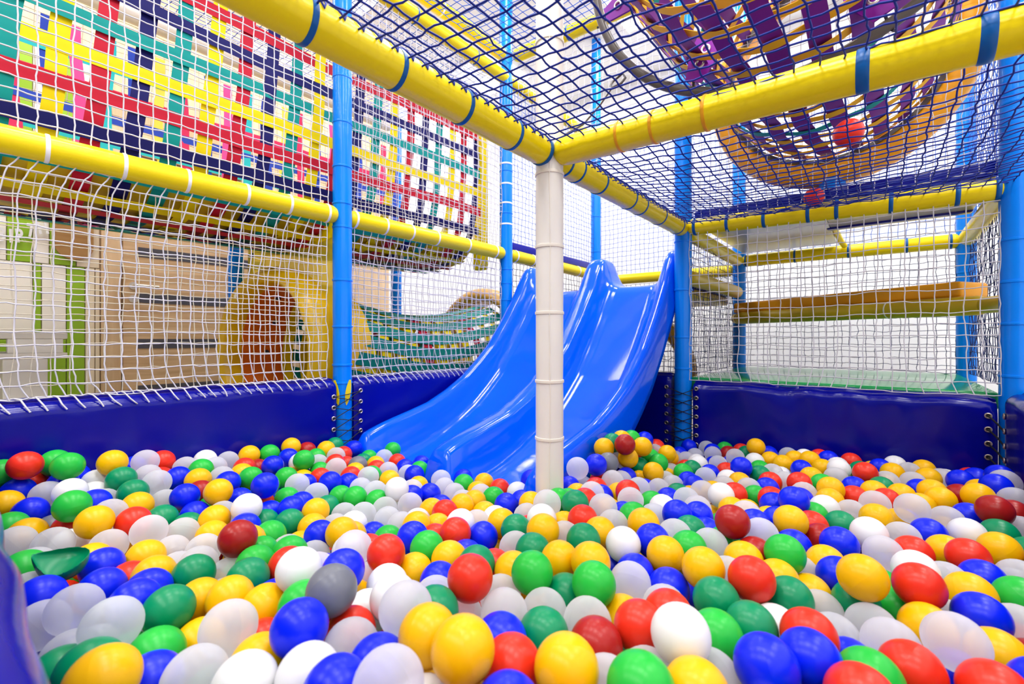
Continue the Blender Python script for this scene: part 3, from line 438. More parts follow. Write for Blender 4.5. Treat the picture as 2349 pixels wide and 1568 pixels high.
BALL_LAB = """
yellow plastic ball in nearest middle rows, between yellow on left and blue on right
blue plastic ball in nearest right rows, between frosted on left and blue on right
frosted translucent ball in nearest right rows, between bright red on left and yellow on right
yellow plastic ball in nearest middle rows, between bright red on left and frosted on right
white plastic ball in nearest middle rows, between frosted on left and light green on right
yellow plastic ball in nearest left rows, between dark green on left and blue on right
blue plastic ball in nearest left rows, between bright red on left and frosted on right
frosted translucent ball in nearest left rows, between frosted on left and light green on right
frosted translucent ball in nearest left rows, yellow balls both sides
frosted translucent ball in nearest middle rows, between blue on left and white on right
yellow plastic ball in near right rows, between blue on left and white on right
blue plastic ball in nearest right rows, blue balls both sides
frosted translucent ball in near left rows, between blue on left and frosted on right
bright red plastic ball in nearest right rows, light green left, frosted right
frosted translucent ball in nearest left rows, between blue on left and white on right
bright red plastic ball in near right rows, light green left, frosted right
grey plastic ball in near left rows, between light green on left and yellow on right
yellow plastic ball in nearest middle rows, between blue on left and yellow on right
dark green plastic ball in near left rows, between blue on left and yellow on right
light green plastic ball in nearest middle rows, between frosted on left and yellow on right
bright red plastic ball in near middle rows, dark green left, frosted right
white plastic ball in nearest left rows, between frosted on left and white on right
bright red plastic ball in near right rows, between frosted on left and yellow on right
dented dark green plastic ball beside near left pad, light green left, yellow right
frosted translucent ball in near middle rows, between white on left and frosted on right
blue plastic ball in near right rows, between yellow on left and frosted on right
bright red plastic ball in nearest middle rows, dark red left, white right
bright red plastic ball in nearest middle rows, yellow balls both sides
frosted translucent ball in nearest left rows, between dark red on left and frosted on right
white plastic ball in nearest left rows, between yellow on left and blue on right
bright red plastic ball in nearest right rows, bright red left, blue right
light green plastic ball in near middle rows, dark green left, frosted right
light green plastic ball in near middle rows, yellow balls both sides
white plastic ball in near left rows, between bright red on left and frosted on right
dark red plastic ball in nearest middle rows, dark green left, bright red right
blue plastic ball in nearest left rows, between white on left and blue on right
blue plastic ball beside near left pad, frosted balls both sides
yellow plastic ball in nearest right rows, frosted balls both sides
dark green plastic ball in near right rows, blue left, bright red right
light green plastic ball in nearest right rows, white left, dark green right
bright red plastic ball in nearest right rows, blue left, light green right
yellow plastic ball in near right rows, between blue on left and frosted on right
dark green plastic ball in nearest right rows, light green left, white right
frosted translucent ball in nearest right rows, between blue on left and yellow on right
bright red plastic ball in nearest right rows, between white on left and frosted on right
dark green plastic ball in nearest middle rows, between blue on left and frosted on right
frosted translucent ball in nearest middle rows, blue balls both sides
dark red plastic ball in left of pit, yellow left, light green right
light green plastic ball in nearest left rows, between frosted on left and yellow on right
light green plastic ball in nearest right rows, bright red balls both sides
light green plastic ball in right of pit, dark red left, frosted right
frosted translucent ball in near middle rows, between light green on left and frosted on right
yellow plastic ball beside near left pad, between light green on left and frosted on right
dark green plastic ball in near right rows, bright red left, yellow right
bright red plastic ball in middle of pit, between frosted on left and blue on right
yellow plastic ball in near left rows, yellow balls both sides
yellow plastic ball in middle of pit, between blue on left and light green on right
dark red plastic ball in right of pit, blue balls both sides, yellow behind
frosted translucent ball in near middle rows, frosted balls both sides
dark green plastic ball in near left rows, between blue on left and frosted on right
light green plastic ball beside near left pad, between grey on left and yellow on right
bright red plastic ball in right of pit, yellow balls both sides, white behind
yellow plastic ball by right pit corner, bright red left, dark green right
dark green plastic ball in nearest left rows, frosted left, dark green right
dark green plastic ball in nearest left rows, dark green left, yellow right
white plastic ball in middle of pit, between yellow on left and blue on right
yellow plastic ball in nearest right rows, frosted ball on its left
bright red plastic ball by left padded wall, light green balls both sides
yellow plastic ball in near right rows, bright red left, light green right
dark red plastic ball by right pit corner, blue left, dark red right
yellow plastic ball in near left rows, between yellow on left and light green on right
frosted translucent ball in left of pit, between bright red on left and frosted on right
light green plastic ball beside near left pad, dark green ball on its right
frosted translucent ball beside near left pad, frosted ball on its right
frosted translucent ball in nearest middle rows, between frosted on left and yellow on right
frosted translucent ball by right pit corner, between bright red on left and yellow on right
frosted translucent ball in right of pit, between blue on left and white on right
blue plastic ball in right of pit, between yellow on left and white on right
light green plastic ball by left padded wall, light green left, white right
blue plastic ball in nearest left rows, between yellow on left and frosted on right
blue plastic ball in near left rows, dark green left, bright red right
yellow plastic ball in right of pit, between blue on left and bright red on right
dark green plastic ball in near left rows, frosted left, bright red right
yellow plastic ball in middle of pit, between dark green on left and yellow on right
blue plastic ball beside near left pad, dark green left, bright red right
light green plastic ball in near right rows, blue ball on its left
yellow plastic ball in nearest right rows, between light green on left and frosted on right
yellow plastic ball in middle of pit, between yellow on left and white on right
frosted translucent ball in near middle rows, between frosted on left and dark green on right
blue plastic ball in nearest middle rows, between frosted on left and dark green on right
blue plastic ball in near left rows, blue balls both sides
blue plastic ball in near middle rows, frosted balls both sides
frosted translucent ball in nearest right rows, between frosted on left and light green on right
blue plastic ball in near middle rows, between frosted on left and yellow on right
white plastic ball in right of pit, between dark green on left and frosted on right
white plastic ball by right pit corner, between frosted on left and dark red on right
yellow plastic ball in middle of pit, dark green left, frosted right, white behind
white plastic ball in near middle rows, between yellow on left and frosted on right
blue plastic ball in near right rows, frosted balls both sides
frosted translucent ball in middle of pit, between frosted on left and bright red on right
yellow plastic ball in left of pit, between dark red on left and blue on right
yellow plastic ball beside near left pad, frosted balls both sides
blue plastic ball in nearest middle rows, between frosted on left and yellow on right
bright red plastic ball in middle of pit, yellow left, frosted right, white behind
blue plastic ball by left padded wall, between yellow on left and bright red on right
light green plastic ball in middle of pit, between blue on left and yellow on right
blue plastic ball in left of pit, between frosted on left and dark red on right
blue plastic ball in left of pit, light green balls both sides
blue plastic ball in nearest middle rows, yellow balls both sides
blue plastic ball in right of pit, between blue on left and light green on right
white plastic ball in left of pit, between frosted on left and dark green on right
white plastic ball in near right rows, between frosted on left and yellow on right
blue plastic ball in middle of pit, between blue on left and frosted on right
yellow plastic ball by left padded wall, between light green on left and frosted on right
dark green plastic ball in middle of pit, frosted left, yellow right, bright red behind
frosted translucent ball in nearest right rows, between yellow on left and blue on right
yellow plastic ball in left of pit, blue left, white right, frosted behind
frosted translucent ball beside near left pad, yellow balls both sides, frosted behind
dark green plastic ball in near middle rows, frosted balls both sides
yellow plastic ball in near left rows, between dark green on left and yellow on right
yellow plastic ball in near middle rows, between bright red on left and blue on right
blue plastic ball in near right rows, between frosted on left and yellow on right
yellow plastic ball in middle of pit, between light green on left and blue on right
bright red plastic ball in left of pit, between yellow on left and frosted on right
frosted translucent ball beside near left pad, yellow balls both sides, grey behind
yellow plastic ball in nearest left rows, between frosted on left and blue on right
frosted translucent ball beside near left pad, blue ball on its right
yellow plastic ball in near left rows, between bright red on left and frosted on right
frosted translucent ball in near right rows, dark green balls both sides
dark green plastic ball in near middle rows, frosted left, light green right
frosted translucent ball in right of pit, between light green on left and yellow on right
dark green plastic ball by left padded wall, between white on left and frosted on right
frosted translucent ball in nearest right rows, between bright red on left and frosted on right
bright red plastic ball in right of pit, second such from the right
yellow plastic ball in right of pit, frosted balls both sides
frosted translucent ball by left padded wall, between dark green on left and blue on right
frosted translucent ball in left of pit, frosted balls both sides, dark green behind
dark green plastic ball in middle of pit, frosted left, yellow right, white behind
bright red plastic ball in near middle rows, frosted left, dark green right
blue plastic ball by right pit corner, between frosted on left and white on right
blue plastic ball in middle of pit, between white on left and frosted on right
yellow plastic ball by right pit corner, between dark red on left and blue on right
yellow plastic ball in right of pit, between frosted on left and dark red on right
yellow plastic ball in middle of pit, frosted balls both sides
yellow plastic ball in left of pit, blue left, white right, yellow behind
frosted translucent ball in right of pit, between dark red on left and yellow on right
blue plastic ball in middle of pit, light green balls both sides
white plastic ball by left padded wall, between frosted on left and white on right
yellow plastic ball by right pit corner, between yellow on left and dark red on right
blue plastic ball in middle of pit, between white on left and dark green on right
blue plastic ball in near left rows, between blue on left and dark green on right
dark green plastic ball by right pit corner, between white on left and frosted on right
bright red plastic ball in nearest middle rows, between blue on left and frosted on right
light green plastic ball in right of pit, between yellow on left and frosted on right
dark green plastic ball in middle of pit, between yellow on left and white on right
dark green plastic ball by left padded wall, between blue on left and frosted on right
white plastic ball in middle of pit, frosted balls both sides
dark green plastic ball in left of pit, light green left, yellow right
frosted translucent ball by right pit corner, between frosted on left and blue on right
frosted translucent ball by left padded wall, dark green left, bright red right
frosted translucent ball by right pit corner, between yellow on left and blue on right
light green plastic ball in near left rows, between yellow on left and grey on right
blue plastic ball in left of pit, dark green left, yellow right, yellow behind
frosted translucent ball in near right rows, blue ball on its left
white plastic ball in right of pit, between frosted on left and bright red on right
frosted translucent ball in nearest left rows, between frosted on left and yellow on right
light green plastic ball in near left rows, dark red left, bright red right
blue plastic ball by right pit corner, between blue on left and frosted on right
yellow plastic ball in left of pit, frosted balls both sides
white plastic ball in near middle rows, between frosted on left and yellow on right
bright red plastic ball in middle of pit, yellow left, frosted right, dark green behind
frosted translucent ball around the white post, bright red left, light green right
dark green plastic ball around the white post, light green left, bright red right
yellow plastic ball by left padded wall, blue ball on its right
yellow plastic ball in near middle rows, dark green left, light green right
frosted translucent ball in nearest right rows, blue ball on its left
frosted translucent ball around the white post, between yellow on left and light green on right
frosted translucent ball around the white post, blue balls both sides
yellow plastic ball in near right rows, blue balls both sides
yellow plastic ball in left of pit, between blue on left and dark green on right
yellow plastic ball in near right rows, between bright red on left and frosted on right
frosted translucent ball in right of pit, bright red balls both sides
dark green plastic ball in right of pit, light green left, white right
yellow plastic ball in middle of pit, dark green left, frosted right, frosted behind
bright red plastic ball in right of pit, between white on left and blue on right
yellow plastic ball in right of pit, bright red balls both sides
dark green plastic ball in near right rows, frosted left, light green right
blue plastic ball in near middle rows, between yellow on left and bright red on right
blue plastic ball around the white post, between frosted on left and grey on right
frosted translucent ball in left of pit, between frosted on left and dark red on right
frosted translucent ball in left of pit, frosted balls both sides, frosted behind
blue plastic ball by left padded wall, bright red ball on its right
frosted translucent ball by left padded wall, between blue on left and white on right
frosted translucent ball in middle of pit, frosted left, yellow right, blue behind
frosted translucent ball in nearest middle rows, between yellow on left and light green on right
yellow plastic ball in near right rows, dark green balls both sides
dark red plastic ball in middle of pit, dark green left, yellow right
light green plastic ball by left padded wall, blue left, light green right
light green plastic ball in near right rows, between frosted on left and yellow on right
yellow plastic ball in nearest left rows, between light green on left and frosted on right
light green plastic ball in left of pit, blue left, dark green right
light green plastic ball in middle of pit, light green balls both sides
blue plastic ball around the white post, between white on left and light green on right
dark green plastic ball in near middle rows, yellow left, bright red right
blue plastic ball by back padded wall, between frosted on left and blue on right
yellow plastic ball around the white post, between frosted on left and dark green on right
dark green plastic ball in left of pit, yellow left, dark green right
light green plastic ball beside near left pad, yellow ball on its right
blue plastic ball in left of pit, blue balls both sides
yellow plastic ball in right of pit, between light green on left and blue on right
yellow plastic ball beside near left pad, between light green on left and grey on right
frosted translucent ball around the white post, yellow left, light green right, bright red behind
frosted translucent ball in middle of pit, blue left, dark green right, dark green behind
light green plastic ball in left of pit, light green left, blue right
blue plastic ball by left padded wall, between yellow on left and blue on right
frosted translucent ball in middle of pit, blue left, dark green right, blue behind
yellow plastic ball in left of pit, dark green left, dark red right
frosted translucent ball in left of pit, between light green on left and blue on right
yellow plastic ball by left padded wall, between blue on left and frosted on right
blue plastic ball around the white post, between light green on left and blue on right
frosted translucent ball in near left rows, frosted balls both sides
blue plastic ball in right of pit, white balls both sides
frosted translucent ball by right pit corner, blue ball on its left
yellow plastic ball in middle of pit, dark green left, frosted right, light green behind
blue plastic ball in near middle rows, between light green on left and yellow on right
blue plastic ball in left of pit, between bright red on left and blue on right
frosted translucent ball in middle of pit, between yellow on left and light green on right
frosted translucent ball in near middle rows, bright red left, light green right
white plastic ball in right of pit, between blue on left and frosted on right
light green plastic ball by left padded wall, blue balls both sides
blue plastic ball in right of pit, between blue on left and yellow on right
white plastic ball in near middle rows, between grey on left and white on right
blue plastic ball by left padded wall, between frosted on left and yellow on right
blue plastic ball in right of pit, between frosted on left and dark red on right
yellow plastic ball around the white post, between bright red on left and yellow on right
frosted translucent ball in right of pit, between yellow on left and frosted on right
dark red plastic ball in right of pit, blue balls both sides, bright red behind
bright red plastic ball in middle of pit, yellow balls both sides
yellow plastic ball in middle of pit, between dark red on left and yellow on right
frosted translucent ball in near left rows, between frosted on left and dark green on right
frosted translucent ball in middle of pit, between white on left and frosted on right
blue plastic ball by right pit corner, between frosted on left and dark red on right
yellow plastic ball in middle of pit, dark red ball on its right
yellow plastic ball in near middle rows, frosted balls both sides
frosted translucent ball beside near left pad, between blue on left and yellow on right
bright red plastic ball in near left rows, light green left, white right
frosted translucent ball in middle of pit, frosted balls both sides
dark green plastic ball in right of pit, between frosted on left and blue on right
white plastic ball in middle of pit, between frosted on left and yellow on right
white plastic ball in nearest right rows, dark green left, bright red right
yellow plastic ball in middle of pit, between frosted on left and bright red on right
white plastic ball in middle of pit, between bright red on left and frosted on right
light green plastic ball by left padded wall, bright red left, light green right
frosted translucent ball by back padded wall, blue ball on its left
blue plastic ball beside near left pad, between light green on left and frosted on right
frosted translucent ball in left of pit, blue balls both sides
bright red plastic ball by left padded wall, frosted balls both sides
blue plastic ball in left of pit, dark green left, yellow right, dark red behind
yellow plastic ball by back padded wall, frosted balls both sides
yellow plastic ball by left padded wall, between frosted on left and light green on right
yellow plastic ball in middle of pit, between grey on left and dark green on right
frosted translucent ball in right of pit, between frosted on left and white on right
frosted translucent ball in near right rows, between bright red on left and blue on right
blue plastic ball in nearest right rows, bright red ball on its left
yellow plastic ball in left of pit, between dark green on left and frosted on right
bright red plastic ball in right of pit, second such from the left
blue plastic ball in right of pit, between light green on left and blue on right
yellow plastic ball by back padded wall, blue left, frosted right, yellow behind
blue plastic ball in left of pit, between frosted on left and light green on right
yellow plastic ball by right pit corner, between blue on left and dark red on right
frosted translucent ball in left of pit, between frosted on left and bright red on right
blue plastic ball below the slide, between blue on left and frosted on right
light green plastic ball in left of pit, between blue on left and frosted on right
bright red plastic ball in right of pit, yellow balls both sides, blue behind
frosted translucent ball in left of pit, between yellow on left and blue on right
frosted translucent ball around the white post, between bright red on left and frosted on right
dark red plastic ball beside near left pad, frosted ball on its right
frosted translucent ball below the slide, between bright red on left and yellow on right
grey plastic ball in middle of pit, between blue on left and yellow on right
frosted translucent ball in near middle rows, between frosted on left and bright red on right
frosted translucent ball in near middle rows, between dark green on left and frosted on right
light green plastic ball by left padded wall, frosted balls both sides
bright red plastic ball in right of pit, frosted left, light green right
frosted translucent ball in right of pit, between blue on left and frosted on right
white plastic ball by back padded wall, between yellow on left and bright red on right
yellow plastic ball by back padded wall, blue left, frosted right, white behind
light green plastic ball by left padded wall, between yellow on left and blue on right
dark red plastic ball in right of pit, yellow left, light green right
frosted translucent ball in middle of pit, between light green on left and frosted on right
blue plastic ball below the slide, between frosted on left and light green on right
frosted translucent ball in right of pit, between dark green on left and frosted on right
frosted translucent ball in right of pit, between yellow on left and blue on right
yellow plastic ball in middle of pit, between yellow on left and frosted on right
bright red plastic ball in right of pit, yellow left, dark green right
frosted translucent ball in middle of pit, frosted left, yellow right, frosted behind
light green plastic ball in middle of pit, frosted left, light green right
light green plastic ball in left of pit, blue balls both sides
blue plastic ball in left of pit, between frosted on left and dark green on right
light green plastic ball around the white post, between frosted on left and blue on right
yellow plastic ball in right of pit, between frosted on left and bright red on right
"""
# ================================================================== SETTING
def struct(name, mb, m, parent=None, smooth=False):
    o = obj(name, mb, m, parent, smooth)
    if parent is None: o['kind'] = 'structure'
    return o
struct('floor', MB().box((-4.1, -2.6, -.06), (1.9, 4.8, 0)), M['floor'])
struct('ceiling', MB().box((-4.1, -2.6, 3.62), (1.9, 4.8, 3.7)), M['ceiling'])
struct('wall_left', MB().box((-4.1, -2.6, 0), (-4.0, 2.9, 3.62)), M['tan_wall'])
struct('wall_far_left', MB().box((-4.1, 2.9, 0), (-4.0, 4.8, 3.62)), M['white_wall'])
struct('wall_back', MB().box((-4.0, 4.7, 0), (1.8, 4.8, 3.62)), M['white_wall'])
struct('wall_right', MB().box((1.8, -2.6, 0), (1.9, 4.8, 3.62)), M['white_wall'])
# coloured wall boards left of the door (built as trim of the left wall)
tn = 0
def board(y0, y1, z0, z1, m, t=.02):
    global tn; tn += 1
    struct('trim_%d' % tn, MB().rbox((-4.0, y0+.002, z0+.002), (-4.0+t, y1-.002, z1-.002), .003, 2), M[m])
ZS = 1.262
for (y0, y1, m) in ((-.9, .22, 'offwhite_board'), (.22, .326, 'lime'), (.326, .397, 'offwhite_board'), (.397, .518, 'lime'), (.518, .63, 'cream_board')):
    board(y0, y1, ZS, 2.6, m)
for (y0, y1, m) in ((-.9, .10, 'offwhite_board'), (.10, .326, 'offwhite_board'), (.363, .472, 'offwhite_board')):
    board(y0, y1, .80, ZS, m); board(y0, y1, .0, .80, 'lime')
for (y0, y1, m) in ((.326, .363, 'lime'), (.472, .559, 'lime'), (.559, .607, 'cream_board')):
    board(y0, y1, .0, ZS, m)
board(.607, .632, .0, ZS, 'cream_board')
struct('trim_door_frame', MB().rbox((-4.0, .635, 0), (-3.96, .735, 2.15), .006).rbox((-4.0, 1.66, 0), (-3.96, 1.76, 2.15), .006).rbox((-4.0, .735, 2.06), (-3.96, 1.66, 2.15), .006), M['frame_wood'], smooth=True)
d = struct('door_1', MB().rbox((-4.0, .745, .01), (-3.968, 1.655, 2.055), .004), M['door_wood'])
for z in (1.70, 1.40, 1.085, .77, .45):
    obj('dark_inlay', MB().box((-3.969, .825, z-.033), (-3.9655, 1.64, z+.033)), M['dark_inlay'], d, False)
h = obj('door_handle', MB().tube([(-3.968, .80, 1.165), (-3.925, .80, 1.165), (-3.915, .81, 1.165), (-3.915, .93, 1.163)], .0095, 12).tube([(-3.968, .80, 1.165), (-3.958, .80, 1.165)], .026, 24), M['steel'], d)
obj('keyhole_plate', MB().tube([(-3.968, .80, 1.075), (-3.958, .80, 1.075)], .026, 24).tube([(-3.958, .80, 1.075), (-3.954, .80, 1.075)], .010, 16), M['steel'], d)

def ceiling_light(x, y, label):
    r = empty('ceiling_light', (x, y, 3.585), label, 'light', 'square ceiling lights')
    obj('frame', MB().rbox((x-.32, y-.32, 3.585), (x+.32, y+.32, 3.62), .005), M['white_band'], r)
    obj('diffuser', MB().box((x-.29, y-.29, 3.578), (x+.29, y+.29, 3.586)), M['light'], r, False)
for x in (-3.2, -1.5, -.35, .95):
    for y in (-1.6, .35, 1.95, 3.6):
        ceiling_light(x, y, 'square white ceiling light panel above the play frame')

# garland and brown board on the left wall
s = obj('birthday_garland', MB().tube([(-3.955, .02+.44*t, 1.445+.055*t+.10*(2*t-1)**2) for t in np.linspace(0, 1, 24)], .0018, 6), M['lime_string'],
        label='paper letter garland on lime string hanging on the green and white wall', cat='garland')
def letter(ch, y, z, rot, size=.105):
    cu = bpy.data.curves.new('letter_curve', 'FONT'); cu.body = ch; cu.size = size; cu.extrude = .004; cu.align_x = 'CENTER'; cu.align_y = 'CENTER'; cu.offset = .004
    t = bpy.data.objects.new('tmp', cu); COL.objects.link(t); bpy.context.view_layer.update()
    me = bpy.data.meshes.new_from_object(t.evaluated_get(bpy.context.evaluated_depsgraph_get())); bpy.data.objects.remove(t)
    Mx = Matrix.Translation((-3.955, y, z)) @ Matrix.Rotation(PI/2, 4, 'Z') @ Matrix.Rotation(PI/2, 4, 'X') @ Matrix.Rotation(rot, 4, 'Z') @ Matrix.Diagonal((.62, 1, 1, 1))
    v = [tuple(Mx @ q.co) for q in me.vertices]; f = [tuple(p.vertices) for p in me.polygons]
    obj('letter', MB().add(v, f), M['paper'], s, False)
for ch, y, z, ro in (('B', .195, 1.402, -.1), ('I', .235, 1.400, .03), ('R', .273, 1.408, .12), ('T', .316, 1.446, -.12), ('H', .366, 1.474, .2)):
    letter(ch, y, z, ro)
mb = MB(); pr = [(.506+.09*math.cos(a), 1.392+.09*math.sin(a)) for a in np.linspace(PI, 2*PI, 28)]+[(.596, 1.75), (.416, 1.75)]
n = len(pr); mb.add([(-3.978, a, b) for a, b in pr]+[(-3.955, a, b) for a, b in pr], [tuple(range(n)), tuple(range(2*n-1, n-1, -1))]+[(i, (i+1) % n, n+(i+1) % n, n+i) for i in range(n)])
obj('wall_board', mb, M['brown_board'], smooth=False, label='brown wooden board with rounded bottom on green wall left of the door', cat='board')

# white bench table by the left wall
b = empty('pallet_table', (-3.5, -.1, 0), 'white painted wooden table with slatted shelf and cross brace by the left wall', 'table')
mb = MB()
for i in range(4): mb.rbox((-3.80+.152*i, -.75, .803), (-3.66+.152*i, .385, .833), .004)
obj('tabletop', mb, M['white_paint'], b)
mb = MB()
for i in range(4): mb.rbox((-3.80+.152*i, -.75, .705), (-3.66+.152*i, .385, .733), .004)
obj('shelf', mb, M['white_paint'], b)
for y in (.30, -.1, -.5): obj('spacer_block', MB().rbox((-3.29, y-.12, .733), (-3.21, y+.07, .803), .004), M['white_paint'], b)
for y in (.24, -.65): obj('leg', MB().rbox((-3.27, y-.075, 0), (-3.21, y+.075, .705), .004), M['white_paint'], b)
for y in (.24, -.65): obj('leg', MB().rbox((-3.79, y-.075, 0), (-3.73, y+.075, .705), .004), M['white_paint'], b)
obj('cross_brace', MB().tube([(-3.22, -.05, .70), (-3.22, .2, .30)], .022, 4), M['white_paint'], b, False)

# ================================================================== FRAME
BN, BB, BW, BO = 'navy_band', 'navy_band', 'white_band', 'orange_tie'
YB = lambda ys, m, w=.012, y0=0, y1=1: [((y-y0)/(y1-y0), m, w) for y in ys]
zb = 1.41
beam('padded_beam', 'long yellow padded beam with blue bands running from camera to the white post', (-.86, -.9, zb+.002), (-.86, 1.235, zb), m='yellow', bands=YB((.02, .225, .432, .639, .851, 1.058, 1.215), BN, .013, -.9, 1.235))
beam('padded_beam', 'yellow padded beam with blue bands from white post back to the middle blue post', (-.86, 1.285, zb), (-.86, 2.56, zb), m='yellow', bands=YB((1.345, 1.425, 1.595, 1.862, 1.98, 2.21, 2.466), BN, .011, 1.285, 2.56))
beam('padded_beam', 'yellow padded crossbeam with blue and orange ties right of the white post', (-.835, 1.26, zb), (.40, 1.26, zb-.038), m='yellow', bands=YB((-.603, -.50, -.36), BO, .009, -.835, .4)+YB((-.033, .155), BN, .024, -.835, .4))
beam('padded_beam', 'yellow padded crossbeam with eight blue bands over the right net panel', (-.84, 2.57, zb+.004), (.37, 2.57, zb-.03), m='yellow', bands=YB((-.792, -.628, -.458, -.273, -.163, .028, .234, .347), BN, .016, -.84, .37))
beam('padded_beam', 'yellow padded beam with blue bands along the back net at right', (-.85, 3.85, zb-.01), (.375, 3.85, zb-.015), m='yellow', bands=YB((-.811, -.491, -.181, .119, .322), BN, .013, -.85, .375))
beam('padded_beam', 'short yellow padded beam at right between the two right blue posts', (.39, 2.62, zb-.01), (.39, 3.80, zb-.015), m='yellow')
beam('padded_beam', 'short yellow padded beam from middle blue post back to rear post', (-.86, 2.62, zb-.005), (-.86, 3.81, zb-.01), m='yellow')
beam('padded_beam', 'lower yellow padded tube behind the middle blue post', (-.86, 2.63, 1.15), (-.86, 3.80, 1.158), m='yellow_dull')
beam('padded_rail', 'long yellow padded rail with white bands on left net, nearest bay', (-2.1, -.9, zb+.01), (-2.1, 1.215, zb+.002), m='yellow', bands=YB((.203, .396, .586, .797, .977, 1.159), BW, .012, -.9, 1.215))
beam('padded_rail', 'yellow padded rail with white bands between the two left blue posts', (-2.1, 1.275, zb+.002), (-2.1, 2.49, zb), m='yellow', bands=YB((1.31, 1.491, 1.667, 1.858, 2.123, 2.393), BW, .011, 1.275, 2.49))
beam('padded_rail', 'yellow padded rail behind the slide on the far left side', (-2.1, 2.56, zb), (-2.1, 3.82, zb-.01), m='yellow', bands=YB((2.62, 2.83, 3.2, 3.5), BW, .011, 2.56, 3.82))
beam('padded_rail', 'yellow padded rail across the back above the slide deck', (-2.06, 3.85, 1.345), (-.90, 3.85, 1.335), m='yellow')
beam('padded_rail', 'upper yellow padded rail high on left wall of nets', (-2.1, -.4, 2.67), (-2.1, 3.85, 2.665), m='yellow', bands=YB((.7, 1.2, 1.7, 2.2), BN, .012, -.4, 3.85))
beam('padded_rail', 'topmost yellow padded rail at left with white ties', (-2.1, -.4, 2.825), (-2.1, 2.5, 2.82), m='yellow', bands=YB((.9, 1.4, 1.9), BW, .012, -.4, 2.5))
beam('padded_rail', 'upper yellow padded crossbeam above the back net', (-2.06, 2.57, 2.83), (.36, 2.57, 2.72), m='yellow', bands=YB((-1.6, -1.1, -.6), BN, .012, -2.06, .36))
beam('padded_rail', 'upper yellow padded crossbeam against the rear white wall', (-2.06, 3.85, 2.67), (.36, 3.85, 2.66), m='yellow')
beam('padded_rail', 'white padded rail behind the woven ribbon bridge', (-3.34, -.4, 2.66), (-3.34, 2.45, 2.66), .052, m='white_post')

wp = post('padded_post', 'off white padded post standing in the balls before the slide', -.86, 1.26, .0, 3.61, 'white_post', rings=(.474, .662, .887, 1.105, 1.345, 1.78, 1.98, 2.2), ringmat='cream_band')
zz = np.linspace(.05, 3.55, 200); Rz = np.random.RandomState(9)
an = -.95+.02*np.sin(zz*13)+.012*np.sin(zz*41+1)
obj('seam', MB().tube(np.stack([-.86+.0462*np.cos(an+.0), 1.26+.0462*np.sin(an), zz], 1), .0016, 6), M['cream_band'], wp)
p1 = post('padded_post', 'blue padded post with yellow flaps at left, joining two navy pads', -2.1, 1.245, .0, 3.61, rings=(.585, .674, .864, 1.094, 1.357, 1.475, 1.657, 1.876, 2.1, 2.35), group=None)
post('padded_post', 'blue padded post with white bands left of the slide', -2.1, 2.525, .0, 3.61, rings=(.7, .9, 1.08, 1.2, 1.30, 1.7, 2.0), extra=((1.62, 'white_band'), (1.77, 'white_band'), (1.907, 'white_band'), (2.05, 'white_band'), (2.2, 'white_band')))
post('padded_post', 'blue padded post right of slide with black lacing at its foot', -.86, 2.57, .0, 3.61, rings=(.30, .47, .64, .812, 1.073, 1.34, 1.75, 2.0))
post('padded_post', 'blue padded corner post at the right edge of the pit', .395, 2.57, .0, 3.61, rings=(.66, .86, 1.02, 1.18, 1.7, 2.0))
post('padded_post', 'slim blue post far behind, left of the slide divider', -2.1, 3.85, .0, 3.61, rings=(.9, 1.3, 1.62, 1.95))
post('padded_post', 'blue rear post behind the left end of orange ledge', -.86, 3.85, .0, 3.61, rings=(.9, 1.2, 1.7))
post('padded_post', 'blue rear post at far right behind orange ledge', .39, 3.85, .0, 3.61, rings=(.9, 1.2, 1.7))
post('padded_post', 'blue post beside the yellow tunnel mouth near the wooden door', -3.37, 1.22, .0, 1.45, rings=(.8, 1.1))
post('padded_post', 'blue post behind the green woven tunnel', -3.34, 2.5, .0, 2.7, rings=(.8, 1.1))
# yellow flaps on first blue post
for s_ in (-1, 1):
    u = np.linspace(0, 1, 12); Pg = np.zeros((12, 7, 3))
    for i, a in enumerate(u):
        wd = .62*math.sin(PI*min(1, .10+a*.9))**.75
        for j in range(7):
            th = -.534+s_*(.80-.42*a)+wd*(j/6-.5)
            Pg[i, j] = (-2.1+.0505*math.cos(th), 1.245+.0505*math.sin(th), .60-.125*a)
    obj('yellow_flap', MB().grid(Pg), M['yellow'], p1, label='yellow vinyl flap')

